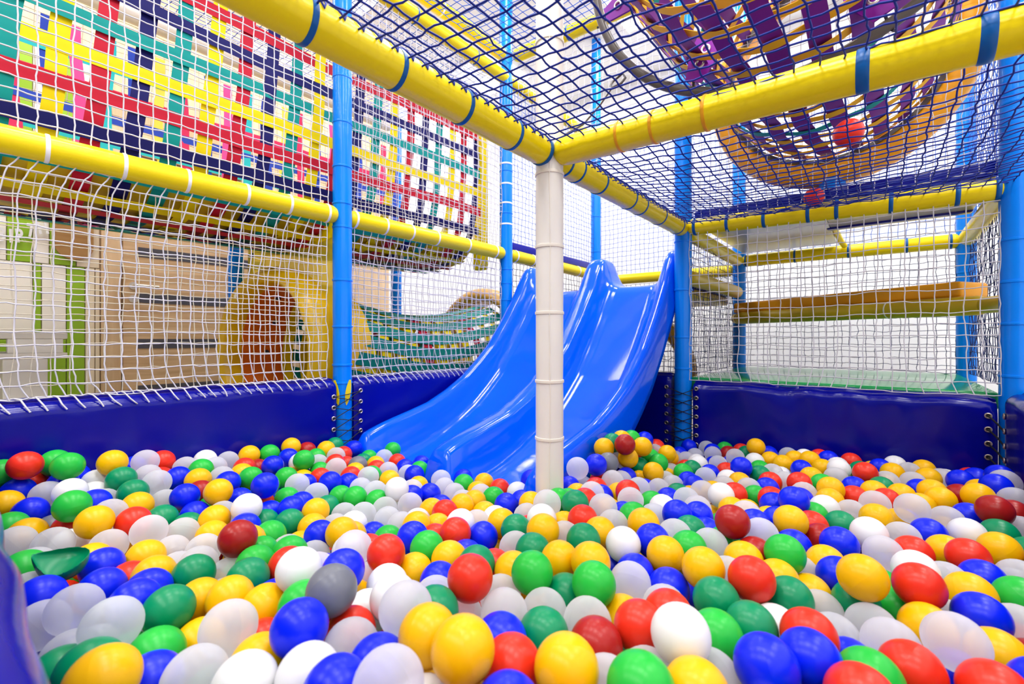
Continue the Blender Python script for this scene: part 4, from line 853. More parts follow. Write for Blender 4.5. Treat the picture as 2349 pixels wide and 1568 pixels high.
# ================================================================== PADS
def pad(name, label, a, b, nrm, h, t=.1, z0=0, seed=0, eyelets=(), wr=.007, group='navy padded pit walls'):
    """padded wall from a to b (plan points of its inner face), nrm points into the pit"""
    a = np.array([*a, 0.]); b = np.array([*b, 0.]); nrm = np.array([*nrm, 0.]); L = np.linalg.norm(b-a); dr = (b-a)/L
    rad = .042; prof = [(0, z0), (0, z0+.1), (0, z0+.25), (0, z0+.4), (0, h-.14), (0, h-.09), (0, h-.06), (0, h-rad)]
    prof += [(-rad+rad*math.cos(x), h-rad+rad*math.sin(x)) for x in np.linspace(.25, PI/2, 6)]+[(-t*.5, h+.008)]
    prof += [(-t+.02+.02*math.cos(x), h-.008+.02*math.sin(x)) for x in np.linspace(PI/2, PI, 6)]+[(-t, h-.1), (-t, z0)]
    n = int(max(20, L/.022)); u = np.linspace(0, 1, n); P = np.zeros((n, len(prof), 3)); R = np.random.RandomState(seed)
    ph = R.uniform(0, 6.28, 6); fr = R.uniform(8, 45, 6)
    for j, (o, z) in enumerate(prof):
        w = math.exp(-abs(z-(h-.03))/.06)
        k = sum(np.sin(fr[q]*u*L+ph[q]+6*z) for q in range(6))/6*wr*(w+.15)
        e = np.minimum(1, np.minimum(u, 1-u)*L/.02)
        P[:, j] = a+dr*(u*L)[:, None]+nrm*(o+k-.012*(1-np.sqrt(np.clip(e, 0, 1))) if o > -.05 else o)[..., None] if o > -.05 else a+dr*(u*L)[:, None]+nrm*o
        P[:, j, 2] = z+(k*.8 if z > h-.1 else 0)-(.006*(1-e) if z > h-.1 else 0)
    mb = MB().grid(P); k = len(prof)
    mb.f += [tuple(range(k)), tuple((n-1)*k+i for i in range(k))]; mb.m += [0, 0]
    o = obj(name, mb, M['navy_pad'], None, smooth=True, label=label, cat='padded wall', group=group)
    for (s_, z) in eyelets:
        c = a+dr*s_+nrm*.003; c[2] = z
        th = np.linspace(0, 2*PI, 20, endpoint=False)
        ring = c+.0085*(np.cos(th)[:, None]*dr+np.sin(th)[:, None]*np.array([0, 0, 1.]))
        obj('eyelet', MB().tube(ring, .0034, 8, closed=True), M['brass'], o)
        obj('eyelet_hole', MB().tube([c-nrm*.001, c+nrm*.0015], .0072, 16), M['black'], o)
    return o
def lace(parent, pts, r=.0022):
    return obj('lacing', MB().tube(pts, r, 6), M['black'], parent, label='black lacing cord')
zl = [.523, .471, .419, .366, .315, .265]; zr = [.542, .487, .437, .389, .340, .29]
padA = pad('padded_wall', 'navy padded wall on the left under the white net, nearest bay', (-2.052, -.10), (-2.052, 1.192), (1, 0), .602, seed=1, eyelets=[(1.292-.022, z) for z in zl])
padB = pad('padded_wall', 'navy padded wall behind the left rail of slide', (-2.052, 1.288), (-2.052, 2.53), (1, 0), .602, seed=2, eyelets=[(.028, z) for z in zr])
for k in range(5):
    y0, y1 = 1.17, 1.316; xx = -2.046; mid = (-2.043, 1.243)
    lace(padA, [(xx, y0, zl[k]), (*mid, (zl[k]+zr[k+1])/2), (xx, y1, zr[k+1])])
    lace(padB, [(xx, y1, zr[k]), (mid[0]+.004, mid[1], (zr[k]+zl[k+1])/2), (xx, y0, zl[k+1])])
lace(padA, [(-2.046, 1.17, .523), (-2.042, 1.243, .53), (-2.046, 1.316, .542)])
zc = [.535, .485, .435, .385, .335, .285, .235]
padC = pad('padded_wall', 'navy padded wall in shadow behind the right side of slide', (-2.04, 2.535), (-.918, 2.535), (0, -1), .60, seed=3, eyelets=[(1.122-.022, z) for z in zc])
padD = pad('padded_wall', 'wide wrinkled navy padded wall under the right net panel', (-.80, 2.535), (.345, 2.535), (0, -1), .566, seed=4, wr=.016, eyelets=[(.022, z) for z in zc]+[(1.145-.028, z) for z in (.505, .452, .397, .345, .29)])
for k in range(6):
    x0, x1 = -.940, -.778; yy = 2.528; mid = (-.86, 2.5205)
    lace(padC, [(x0, yy, zc[k]), (*mid, (zc[k]+zc[k+1])/2), (x1, yy, zc[k+1])])
    lace(padD, [(x1, yy, zc[k]), (mid[0], mid[1]-.004, (zc[k]+zc[k+1])/2-.01), (x0, yy, zc[k+1])])
padE = pad('padded_wall', 'navy padded wall along the right edge of the pit', (.352, 2.49), (.352, .12), (-1, 0), .60, seed=5, eyelets=[(.03, z) for z in (.515, .46, .405, .352, .30)])
for k, z in enumerate((.505, .452, .397, .345)):
    lace(padD, [(.317, 2.530, z), (.338, 2.505, z-.025), (.350, 2.462, z-.048)], .003)
padF = pad('padded_wall', 'blurred navy padded wall right below the camera at lower left', (.30, .042), (-1.98, .042), (0, 1), .614, t=.13, seed=6, wr=.003)
# ================================================================== SLIDE
sl = empty('double_slide', (-1.46, 1.9, .1), 'glossy blue two lane slide curving down into the balls', 'slide')
Yt = np.array([1.262, 1.275, 1.30, 1.34, 1.40, 1.47, 1.58, 1.71, 1.85, 1.985, 2.1, 2.22, 2.36, 2.5, 2.56, 2.60, 2.63, 2.66, 2.70, 2.77, 2.80, 2.84, 2.88])
Tt = np.array([.22, .305, .340, .356, .375, .393, .418, .45, .508, .58, .665, .766, .93, 1.115, 1.215, 1.275, 1.305, 1.318, 1.32, 1.315, 1.29, 1.20, 1.155])
Bt = np.array([.14, .15, .165, .175, .185, .198, .225, .268, .33, .405, .49, .59, .75, .935, 1.025, 1.085, 1.115, 1.128, 1.134, 1.138, 1.14, 1.14, 1.14])
Y = np.concatenate([np.linspace(1.262, 1.34, 14)[:-1], np.linspace(1.34, 2.5, 54)[:-1], np.linspace(2.5, 2.88, 34)])
def smooth(x, xp, fp):
    v = np.interp(x, xp, fp); xx = np.linspace(x.min()-.1, x.max()+.1, 2400); vv = np.interp(xx, xp, fp)
    k = np.exp(-(np.linspace(-2, 2, 31))**2); k /= k.sum(); vv = np.convolve(np.pad(vv, 15, 'edge'), k, 'valid'); return np.interp(x, xx, vv)
top = smooth(Y, Yt, Tt); bed = smooth(Y, Yt, Bt); top = np.maximum(top, bed+.006)
sect = []   # (x, k) k: 0 = bed level, 1 = top level, -1 = skirt
xl_, xm_, xr_ = -1.985, -1.435, -.945
sect += [(-2.045, -1), (-2.043, 0), (-2.036, .5), (-2.022, .85), (-2.008, .97), (xl_, 1.0), (xl_+.018, .98), (xl_+.032, .88), (xl_+.052, .55), (xl_+.075, .2), (xl_+.098, .04), (xl_+.13, -.02), (-1.72, -.06),
         (xm_-.16, -.02), (xm_-.12, .05), (xm_-.095, .22), (xm_-.072, .55), (xm_-.056, .88), (xm_-.042, .975), (xm_-.02, 1.0), (xm_+.02, 1.0), (xm_+.042, .975), (xm_+.056, .88), (xm_+.072, .55), (xm_+.095, .22), (xm_+.12, .05), (xm_+.16, -.02),
         (-1.17, -.06), (xr_-.13, -.02), (xr_-.098, .04), (xr_-.075, .2), (xr_-.052, .55), (xr_-.032, .88), (xr_-.018, .98), (xr_, 1.0), (xr_+.018, .97), (xr_+.03, .85), (xr_+.042, .5), (xr_+.048, 0), (xr_+.05, -1)]
P = np.zeros((len(Y), len(sect)+2, 3))
sk = np.minimum(bed-.05, bed-.05)
for j, (x, k) in enumerate(sect):
    P[:, j, 0] = x; P[:, j, 1] = Y
    P[:, j, 2] = bed+(top-bed)*k if k >= 0 else (bed+(top-bed)*k*.35 if k > -.5 else bed-.045)
P[:, -2] = P[:, len(sect)-1]-[.04, 0, 0]; P[:, -1] = P[:, 0]+[.04, 0, 0]
mb = MB().grid(P, False, True); kk = P.shape[1]
mb.f += [tuple(range(kk)), tuple((len(Y)-1)*kk+i for i in range(kk))]; mb.m += [0, 0]
obj('chute', mb, M['slide'], sl, smooth='full')
obj('support_leg', MB().tube([(-1.46, 2.72, 0), (-1.46, 2.72, 1.08)], .04, 20), M['post_blue'], sl)
dk = empty('slide_deck', (-1.48, 3.3, 1.05), 'platform behind the top of the blue slide', 'platform')
obj('deck_board', MB().rbox((-2.03, 2.89, 1.06), (-.92, 3.79, 1.12), .02), M['yellow_dull'], dk)
obj('navy_cover', MB().rbox((-2.03, 2.89, 1.12), (-.92, 3.79, 1.15), .012), M['navy_pad'], dk)

# ================================================================== SAFETY NETS
def wallnet(x, y0, y1, z0, z1, s, bulge=0, shear=0, flare=0):
    nu = int(round((y1-y0)/s))+1; nv = int(round((z1-z0)/s))+1
    P = plane_grid((x, y0, z0), (0, y1-y0, 0), (0, 0, z1-z0), nu, nv)
    z = P[..., 2]; a = (P[..., 1]-y0)/(y1-y0)
    env = np.minimum(1, np.minimum(a, 1-a)*12)
    P[..., 1] += shear*np.exp(-(z1-z)/.07)*env
    P[..., 1] += flare*np.exp(-(z-z0)/.035)*env
    P[..., 0] += bulge*np.sin(PI*np.clip((z-z0)/(z1-z0), 0, 1))*env
    return P
net('white knotted net above the left yellow rail, nearest bay', wallnet(-2.10, -.12, 1.17, zb+.04, 2.63, .0425, .012), .0024, 'white_cord', 1, .0014, .006)
def lower(P, z1):
    P[..., 0] -= .015*np.exp(-(z1-P[..., 2])/.05); return P
net('white knotted net below the left yellow rail, nearest bay', lower(wallnet(-2.085, -.12, 1.155, .612, zb-.035, .0425, -.03, .05, .03), zb-.035), .0024, 'white_cord', 2, .0016, .007)
net('cream net hanging behind the white net, left of first blue post', wallnet(-2.165, -.14, 1.17, .60, zb-.06, .0455, .012, .01), .0018, 'cream_cord', 3, .0014, .006)
net('white knotted net above rail between the two left blue posts', wallnet(-2.10, 1.29, 2.475, zb+.04, 2.63, .0425, .010), .0022, 'white_cord', 4, .0016, .008)
net('white knotted net below rail between the two left blue posts', lower(wallnet(-2.085, 1.262, 2.45, .612, zb-.035, .0425, -.04, .03, .03), zb-.035), .0022, 'white_cord', 5, .0018, .008)
net('second white net layer behind lower rail bay beside slide', wallnet(-2.15, 1.30, 2.47, .60, zb-.06, .0455, .02, -.02), .0018, 'white_cord', 6, .0016, .008)
net('second white net layer behind upper rail bay beside slide', wallnet(-2.15, 1.30, 2.47, zb+.03, 2.63, .0455, 0), .0016, 'white_cord', 7, .002, .009)
def loops(label, x, y0, y1, z, m, seed):
    R = np.random.RandomState(seed); mb = MB(); n = int((y1-y0)/.0425)
    pts = []
    for k in range(n):          # one continuous cord hooking from the net over the pad edge and back
        y = y0+k*.0425; j = R.normal(0, .003, 4); up = [(x-.036, y+j[0], z+.010), (x-.014, y+.008+j[1], z+.006), (x+.005, y+.018+j[2], z-.014), (x+.0105, y+.030+j[3], z-.034)]
        pts += up+[(q[0]+.0012, q[1]-.001, q[2]+.0008) for q in up[::-1]]+[(x-.036, y+.024, z+.007+j[0])]
    p, L_ = resample(pts, n*30)
    mb.tube(p, .0023, 6)
    return obj('net_lashing', mb, M[m], None, label=label, cat='cord')
def resample(p, n):
    q = np.array(p, float); d = np.concatenate([[0], np.cumsum(np.linalg.norm(np.diff(q, axis=0), axis=1))]); s2 = np.linspace(0, d[-1], n)
    return np.stack([np.interp(s2, d, q[:, k]) for k in range(q.shape[1])], 1), d[-1]
loops('white cord lashed along the left navy pad top, nearest bay', -2.055, -.08, 1.18, .606, 'white_cord', 1)
loops('white cord lashed along navy pad top left of the slide', -2.055, 1.30, 2.1, .606, 'white_cord', 2)
def xnet(y, x0, x1, z0, z1, s, bulge=0, flare=0):
    nu = int(round((x1-x0)/s))+1; nv = int(round((z1-z0)/s))+1
    P = plane_grid((x0, y, z0), (x1-x0, 0, 0), (0, 0, z1-z0), nu, nv); z = P[..., 2]; a = (P[..., 0]-x0)/(x1-x0); env = np.minimum(1, np.minimum(a, 1-a)*12)
    P[..., 1] += bulge*np.sin(PI*np.clip((z-z0)/(z1-z0), 0, 1))*env; P[..., 0] += flare*np.exp(-(z-z0)/.04)*env*np.sin(a*9)
    return P
net('white net under the right yellow crossbeam above wide navy pad', xnet(2.548, -.815, .352, .580, zb-.03, .047, .03, .02), .0022, 'white_cord', 8, .0015, .007)
net('small loose white net between the slide and middle blue post', xnet(2.615, -1.30, -.905, .60, 1.03, .043, .02, .01), .0022, 'white_cord', 9, .004, .01)
net('navy net behind the orange ledge at the rear right', xnet(3.84, -.82, .345, .60, zb-.05, .043), .0018, 'navy_cord', 10, .0022, .004)
net('navy net closing the right side of the green platform', wallnet(.40, 2.63, 3.80, .60, zb-.05, .043), .0018, 'navy_cord', 11, .002, .004)
net('navy net between middle blue post and the rear post', wallnet(-.86, 2.63, 3.80, .60, zb-.05, .043), .0018, 'navy_cord', 12, .002, .004)
net('navy net on the far left side behind slide, below rail', wallnet(-2.1, 2.6, 3.80, .4, zb-.05, .043), .0021, 'navy_cord', 13, .002, .004)
net('dark navy net at the back under the slide deck', xnet(3.86, -2.05, -.91, .15, 1.29, .043), .0021, 'navy_cord', 14, .002, .004)
net('blue net on rear side above the slide deck rail', xnet(3.86, -2.05, -.91, 1.38, 2.63, .043), .0020, 'mid_blue_cord', 15, .002, .004)
net('blue net on the far left side behind slide, above rail', wallnet(-2.1, 2.58, 3.80, zb+.03, 2.63, .043), .0020, 'mid_blue_cord', 16, .002, .004)
net('blue net at far right above the short yellow beam', wallnet(.40, 2.62, 3.80, zb+.03, 2.63, .043), .0020, 'mid_blue_cord', 17, .002, .004)
net('blue net on rear side above orange tunnel ring', xnet(3.86, -.82, .345, zb+.04, 2.63, .045), .0020, 'mid_blue_cord', 18, .002, .004)
net('white net standing over right crossbeam in front of orange ring', xnet(2.60, -.82, .345, zb+.05, 2.68, .046), .0018, 'white_cord', 19, .003, .007)
net('white net high behind the slide between upper rails', xnet(2.60, -2.05, -.91, 1.75, 2.78, .046), .0018, 'white_cord', 20, .003, .007)
def deck(x0, x1, y0, y1, s, z, sag, zr=0):
    nu = int(round((x1-x0)/s))+1; nv = int(round((y1-y0)/s))+1
    P = plane_grid((x0, y0, z), (x1-x0, 0, 0), (0, y1-y0, 0), nu, nv); a = (P[..., 0]-x0)/(x1-x0); b = (P[..., 1]-y0)/(y1-y0)
    P[..., 2] += -sag*(1-np.abs(2*a-1)**2.5)*(1-np.abs(2*b-1)**2.5)+zr*a
    return P
net('blue deck net overhead in front of the yellow crossbeam', deck(-.83, .40, -.85, 1.225, .0418, zb+.012, .018, -.02), .0022, 'blue_cord', 21, .0018, .004)
net('blue deck net overhead holding two red balls, behind yellow crossbeam', deck(-.825, .385, 1.30, 2.535, .0418, zb+.012, .055, -.03), .0021, 'blue_cord', 22, .0018, .004)
net('pale blue lattice net of the upper deck at top left', deck(-2.06, -.9, -.3, 2.5, .05, 2.76, .04), .0022, 'mid_blue_cord', 23, .002, .004, sub=1)
net('pale blue lattice net above the woven ribbon bridge', deck(-3.3, -2.15, -.3, 2.5, .05, 2.74, .04), .0022, 'mid_blue_cord', 24, .002, .004, sub=1)
net('cream net on far side of the woven ribbon bridge', wallnet(-3.36, -.2, 2.45, zb, 2.6, .06), .0022, 'cream_cord', 25, .003, .006, sub=1)
for (ya, yb, lb) in ((-.85, 1.20, 'blue cord spiral tying deck net to the long beam near the camera'), (1.32, 2.50, 'blue cord spiral tying deck net to the beam behind white post')):
    n = int((yb-ya)/.0418); ph = np.linspace(0, 1, n*10+1)*n; fr = ph % 1; yy = ya+(yb-ya)*ph/n
    an = np.where(fr < .5, .25+fr*2.6, 1.55-(fr-.5)*2.6)
    obj('net_lashing', MB().tube(np.stack([-.86+.0475*np.cos(an), yy, zb+.0475*np.sin(an)], 1), .0022, 6), M['blue_cord'], None, label=lb, cat='cord')

# ================================================================== WOVEN RIBBON BRIDGE
def resample(p, n):
    p = np.array(p, float); 
    q = p.copy(); d = np.concatenate([[0], np.cumsum(np.linalg.norm(np.diff(q, axis=0), axis=1))])
    s_ = np.linspace(0, d[-1], 400); r = np.stack([np.interp(s_, d, q[:, k]) for k in range(q.shape[1])], 1)
    ker = np.exp(-np.linspace(-2, 2, 41)**2); ker /= ker.sum()
    rp = np.pad(r, ((20, 20), (0, 0)), 'reflect', reflect_type='odd'); r = np.stack([np.convolve(rp[:, k], ker, 'valid') for k in range(q.shape[1])], 1)
    d = np.concatenate([[0], np.cumsum(np.linalg.norm(np.diff(r, axis=0), axis=1))]); s2 = np.linspace(0, d[-1], n)
    return np.stack([np.interp(s2, d, r[:, k]) for k in range(q.shape[1])], 1), d[-1]
prof, PL = resample([(-2.27, 2.30), (-2.245, 2.0), (-2.24, 1.65), (-2.27, 1.49), (-2.36, 1.385), (-2.5, 1.34), (-2.72, 1.325), (-2.95, 1.34), (-3.1, 1.39), (-3.2, 1.5), (-3.23, 1.75), (-3.24, 2.05), (-3.24, 2.42)], 400)
sA = np.linspace(0, PL, 400)
pr = np.stack([np.interp(np.linspace(0, PL, 400), sA, prof[:, k]) for k in range(2)], 1)
tg = np.gradient(pr, axis=0); tg /= np.linalg.norm(tg, axis=1)[:, None]; nm2 = np.stack([-tg[:, 1], tg[:, 0]], 1)
def prof_at(s_):
    x = np.interp(s_, sA, pr[:, 0]); z = np.interp(s_, sA, pr[:, 1]); nx = np.interp(s_, sA, nm2[:, 0]); nz = np.interp(s_, sA, nm2[:, 1]); return x, z, nx, nz
br = empty('woven_bridge', (-2.74, 1.0, 1.29), 'hanging bridge woven from red, navy, teal and yellow straps along the left wall', 'bridge')
YA0, YA1 = -.36, 2.41
nl = int(PL/.135); sl_ = [.055+.135*i for i in range(nl)]
yv = np.arange(YA0+.03, YA1-.02, .117)
smid = PL*.5
cyc = ['red', 'navy', 'teal', 'lemon']; far = ['pink', 'cyan', 'royal', 'rose', 'cyan']
def wob(seed, n, amp): 
    R = np.random.RandomState(seed); t = np.linspace(0, 1, n); return amp*(np.sin(R.uniform(3, 9)*t+R.uniform(0, 6))+.5*np.sin(R.uniform(12, 22)*t+R.uniform(0, 6)))
Rw = np.random.RandomState(3)
for i, s_ in enumerate(sl_):          # long straps, running along the bridge
    yy = np.linspace(YA0, YA1, 97); so = s_+wob(i, 97, .006); x, z, nx, nz = prof_at(so)
    off = .004+wob(i+50, 97, .004)
    p = np.stack([x+nx*off, yy, z+nz*off-.014*np.sin(PI*(yy-YA0)/(YA1-YA0))], 1)
    j = 200*0+int(np.clip(s_/PL*399, 0, 398)); w = np.array([tg[j, 0], 0, tg[j, 1]])
    c = cyc[i % 4] if s_ < smid+.25 else far[i % 5]
    obj('strap', MB().strap(p, w, .056 if s_ < smid+.25 else .045), M['s_'+c], br)
sA0 = {}
for k, y in enumerate(yv):             # near panel cross straps
    s2 = np.linspace(.0, smid+.22, 70); x, z, nx, nz = prof_at(s2)
    off = -.004+wob(k+100, 70, .003)
    p = np.stack([x+nx*off, y+.10*(z-1.9)+wob(k+200, 70, .004), z+nz*off], 1)
    c = ['teal', 'lemon', 'red', 'navy'][(k+0) % 4]
    obj('strap', MB().strap(p, (0, 1, 0), .056), M['s_'+c], br)
for k, y in enumerate(yv+.055):        # far panel cross straps
    s2 = np.linspace(smid+.05, PL, 60); x, z, nx, nz = prof_at(s2)
    off = .006+wob(k+400, 60, .003)
    p = np.stack([x+nx*off, y+wob(k+300, 60, .010), z+nz*off], 1)
    c = ['pink', 'cyan', 'royal', 'paleyellow', 'rose', 'royal'][k % 6]
    obj('strap', MB().strap(p, (0, 1, 0), .05), M['s_'+c], br)
s2 = np.linspace(smid-.48, smid+.48, 40); x, z, nx, nz = prof_at(s2); yy = np.linspace(YA0, YA1, 60)
Pm = np.zeros((40, 60, 3)); Pm[..., 0] = (x-nx*0)[:, None]; Pm[..., 1] = yy[None]; Pm[..., 2] = (z+.016)[:, None]+.006*np.sin(yy*23)[None]
Pm[..., 0] = -2.74+(Pm[..., 0]+2.74)*.95
obj('padded_liner', MB().grid(Pm), M['yellow_dull'], br, label='ochre vinyl liner')
obj('end_panel', MB().rbox((-2.31, 2.40, 1.30), (-2.21, 2.46, 2.36), .01), M['yellow'], br, label='yellow vinyl edge panel')

# ================================================================== TUNNEL MOUTHS AND GREEN TUNNEL
def ring(name, label, c, R_, m_out, m_in, depth=.5, group=None, bolts=True):
    r = empty(name, (c[0], c[1], c[2]-R_), label, 'tunnel mouth', group)
    ri = R_*.80
    prof = [(ri, .11), (ri, .04), (ri+.012, .005), (ri+.035, -.018), (ri+.06, -.012), (R_-.02, .02), (R_, .05), (R_, .13), (R_-.02, .155), (R_-.05, .15), (ri+.03, .16)]
    obj('flange', MB().lathe_y(c, prof, 96), M[m_out], r, smooth='full')
    obj('inner_sleeve', MB().lathe_y(c, [(ri-.004, .10), (ri-.004, depth), (ri+.008, depth), (ri+.008, .10)], 96), M[m_in], r)
    obj('outer_shell', MB().lathe_y(c, [(ri+.012, .1), (ri+.012, depth+.01), (ri+.03, depth+.01), (ri+.03, .1)], 96), M[m_out], r)
    obj('foot', MB().rbox((c[0]-.2, c[1]+.05, 0), (c[0]+.2, c[1]+.13, c[2]-R_*.9), .01), M[m_out], r)
    if bolts:
        for a in np.linspace(0, 2*PI, 12, endpoint=False):
            p = np.array([c[0]+(ri-.002)*math.cos(a), c[1]+.26+.05*math.sin(a*5), c[2]+(ri-.002)*math.sin(a)]); dvec = np.array([math.cos(a), 0, math.sin(a)])
            obj('bolt', MB().tube([p-dvec*.008, p+dvec*.006], .016, 14), M['foam'], r)
        for a in (.35, 2.2, 4.0, 5.6):
            p = np.array([c[0]+(R_-.075)*math.cos(a), c[1]-.004, c[2]+(R_-.075)*math.sin(a)])
            obj('bolt', MB().tube([p, p-[0, .012, 0]], .016, 14), M['steel'], r)
    return r
ring('tunnel_mouth', 'yellow plastic tunnel mouth with rust red inside, near the wooden door', (-2.72, 1.12, .716), .50, 'ring_yellow', 'ring_red', .40).rotation_euler = (0, 0, math.radians(8))
ring('tunnel_mouth', 'brown plastic tunnel ring at far end of the green woven tunnel', (-2.72, 2.86, .70), .54, 'ring_brown', 'ring_brown', .30, bolts=False)
ring('tunnel_mouth', 'brown tunnel ring in shadow behind the slide and middle blue post', (-1.60, 3.45, .53), .51, 'ring_brown', 'ring_brown', .30, bolts=False)
# yellow mesh panel around the mouth
mp = empty('mesh_panel', (-2.72, 1.30, .0), 'see-through yellow mesh panel around the yellow tunnel mouth', 'panel')
th = np.linspace(0, 2*PI, 97)[:-1]; Pp = np.zeros((96, 6, 3))
for j in range(6):
    q = j/5
    for i, a in enumerate(th):
        cx, cz = math.cos(a), math.sin(a); rx = .60/max(abs(cx), 1e-6); rz = (.68 if cz > 0 else .68)/max(abs(cz), 1e-6); ro = min(rx, rz)
        rr = .47+(ro-.47)*q
        Pp[i, j] = (-2.75+rr*cx, 1.30+.01*math.sin(6*a+3*q), .70+rr*cz)
obj('mesh_sheet', MB().grid(Pp, True), M['mesh_yellow'], mp)
obj('vinyl_border', MB().strap([(-3.33, 1.295, .05), (-3.325, 1.295, .7), (-3.32, 1.295, 1.38)], (1, 0, 0), .09, .004).strap([(-3.36, 1.295, 1.40), (-2.7, 1.295, 1.355), (-2.16, 1.295, 1.40)], (0, 0, 1), .09, .004).strap([(-2.19, 1.295, .05), (-2.19, 1.295, .7), (-2.19, 1.295, 1.38)], (1, 0, 0), .09, .004), M['yellow'], mp)
def woven_tube(root, cen, rad, y0, y1, nlong, nhoop, wl, wh, mlong, mhoop, amp=.004, a0=0, part='strap', flat=False):
    yy = np.linspace(y0, y1, 70); t = (yy-y0)/(y1-y0)
    for i in range(nlong):
        a = a0+2*PI*i/nlong; c = np.array([cen(q) for q in t]); rr = np.array([rad(q) for q in t])+(amp*np.cos(PI*(t*(nhoop-1)+i)) if not flat else amp)
        aa = a+.02*np.sin(t*7+i)
        p = np.stack([c[:, 0]+rr*np.cos(aa), yy, c[:, 1]+rr*np.sin(aa)], 1); w = np.stack([-np.sin(aa), 0*aa, np.cos(aa)], 1)
        obj(part, MB().strap(p, w, wl), M[mlong(i)], root)
    for k in range(nhoop):
        q = k/(nhoop-1)*.98+.01; th = np.linspace(0, 2*PI, 90); c = cen(q)
        rr = rad(q)-(amp*np.cos((th-a0)*nlong/2+PI*k) if not flat else amp); p = np.stack([c[0]+rr*np.cos(th), np.full(90, y0+q*(y1-y0))+.006*np.sin(th*3+k), c[1]+rr*np.sin(th)], 1)
        obj(part, MB().strap(p, (0, 1, 0), wh), M[mhoop(k)], root)
gt = empty('woven_tunnel', (-2.76, 1.4, .2), 'teal and yellow woven strap tunnel between the yellow and brown rings', 'tunnel')
woven_tube(gt, lambda q: (-2.74+.01*q, .70-.01*q-.10*math.sin(PI*q)), lambda q: .40-.02*math.sin(PI*q), 1.44, 2.90, 22, 13, .078, .07, lambda i: 's_emerald', lambda k: 's_red' if k in (5, 9) else 's_lemon', .003, flat=True)

# ================================================================== PURPLE TUNNEL ABOVE THE DECK NET
pt = empty('woven_tunnel', (-.22, 2.0, 1.6), 'purple and amber woven strap tunnel hanging above the blue deck net', 'tunnel')
woven_tube(pt, lambda q: (-.26+.06*q, 2.17-.06*q-.05*math.sin(PI*q)), lambda q: .47-.04*q, 1.30, 2.66, 26, 13, .058, .042, lambda i: 'purple', lambda k: 's_teal' if k in (4, 8) else 'purple_yellow', .005, a0=.1)
hoop_c = (-.25, 1.6, 2.215)
th = np.linspace(0, 2*PI, 96, endpoint=False)
obj('hoop', MB().tube(np.stack([hoop_c[0]+.625*np.cos(th), np.full(96, 1.6), hoop_c[2]+.625*np.sin(th)], 1), .017, 16, closed=True), M['hose'], label='dark round hose hoop around the purple tunnel above the deck net', cat='hoop')
for n_, a in enumerate((3.45, 4.29, 5.15, .1, 1.4, 2.4)):
    c = np.array([hoop_c[0], 1.585, hoop_c[2]]); rd = np.array([math.cos(a), 0, math.sin(a)]); tn_ = np.array([-math.sin(a), 0, math.cos(a)])
    r0, r1 = .455, .60; pl = [c+rd*r0-tn_*.045, c+rd*(r0+.06)-tn_*.05, c+rd*r1-tn_*.028, c+rd*r1+tn_*.028, c+rd*(r0+.06)+tn_*.05, c+rd*r0+tn_*.045]
    fr = [q+np.array([0, -.004, 0]) for q in pl]; bk = [q+np.array([0, .004, 0]) for q in pl]
    tb = obj('strap_tab', MB().add(fr+bk, [tuple(range(6)), tuple(range(11, 5, -1))]+[(i, (i+1) % 6, 6+(i+1) % 6, 6+i) for i in range(6)]), M['purple_tab'], pt, False, label='purple tab with two metal eyelets')
    for q in (.045, .09):
        e = c+rd*(r0+q)+np.array([0, -.006, 0]); t2 = np.linspace(0, 2*PI, 20, endpoint=False)
        obj('eyelet', MB().tube(e+.0125*(np.cos(t2)[:, None]*rd+np.sin(t2)[:, None]*tn_), .0045, 8, closed=True), M['steel'], tb)
    obj('hook', MB().tube([c+rd*r1, c+rd*(r1+.01)+np.array([0, .012, 0]), c+rd*.63+np.array([0, .036, 0]), c+rd*.648+np.array([0, .015, 0])], .004, 8), M['foam'], tb)
rg = empty('tunnel_mouth', (-.2, 2.70, 1.56), 'orange padded ring at the end of the purple woven tunnel', 'tunnel mouth')
obj('flange', MB().lathe_y((-.2, 2.66, 2.09), [(.435, .0), (.44, -.02), (.46, -.032), (.50, -.03), (.535, 0), (.545, .05), (.535, .10), (.50, .13), (.46, .12), (.44, .1)], 96), M['orange'], rg, smooth='full')
obj('dark_seam', MB().lathe_y((-.2, 2.66, 2.09), [(.425, -.01), (.43, -.03), (.45, -.034), (.45, -.005), (.435, .01)], 96), M['hose'], rg)
obj('stand', MB().tube([(-.19, 2.70, 1.448), (-.19, 2.70, 1.575)], .055, 24), M['post_blue'], rg)
obj('tether_cord', MB().tube([(-.81, 1.275, 1.47), (-.79, 1.36, 1.53), (-.77, 1.44, 1.62), (-.755, 1.50, 1.70)], .0038, 8).tube([(-.755, 1.50, 1.70), (-.73, 1.52, 1.715), (-.735, 1.57, 1.76), (-.76, 1.60, 1.80), (-.785, 1.57, 1.765), (-.77, 1.52, 1.72), (-.755, 1.50, 1.70)], .0045, 8), M['hose'], label='thin tether cord with hook from white post to the dark hoop', cat='cord')

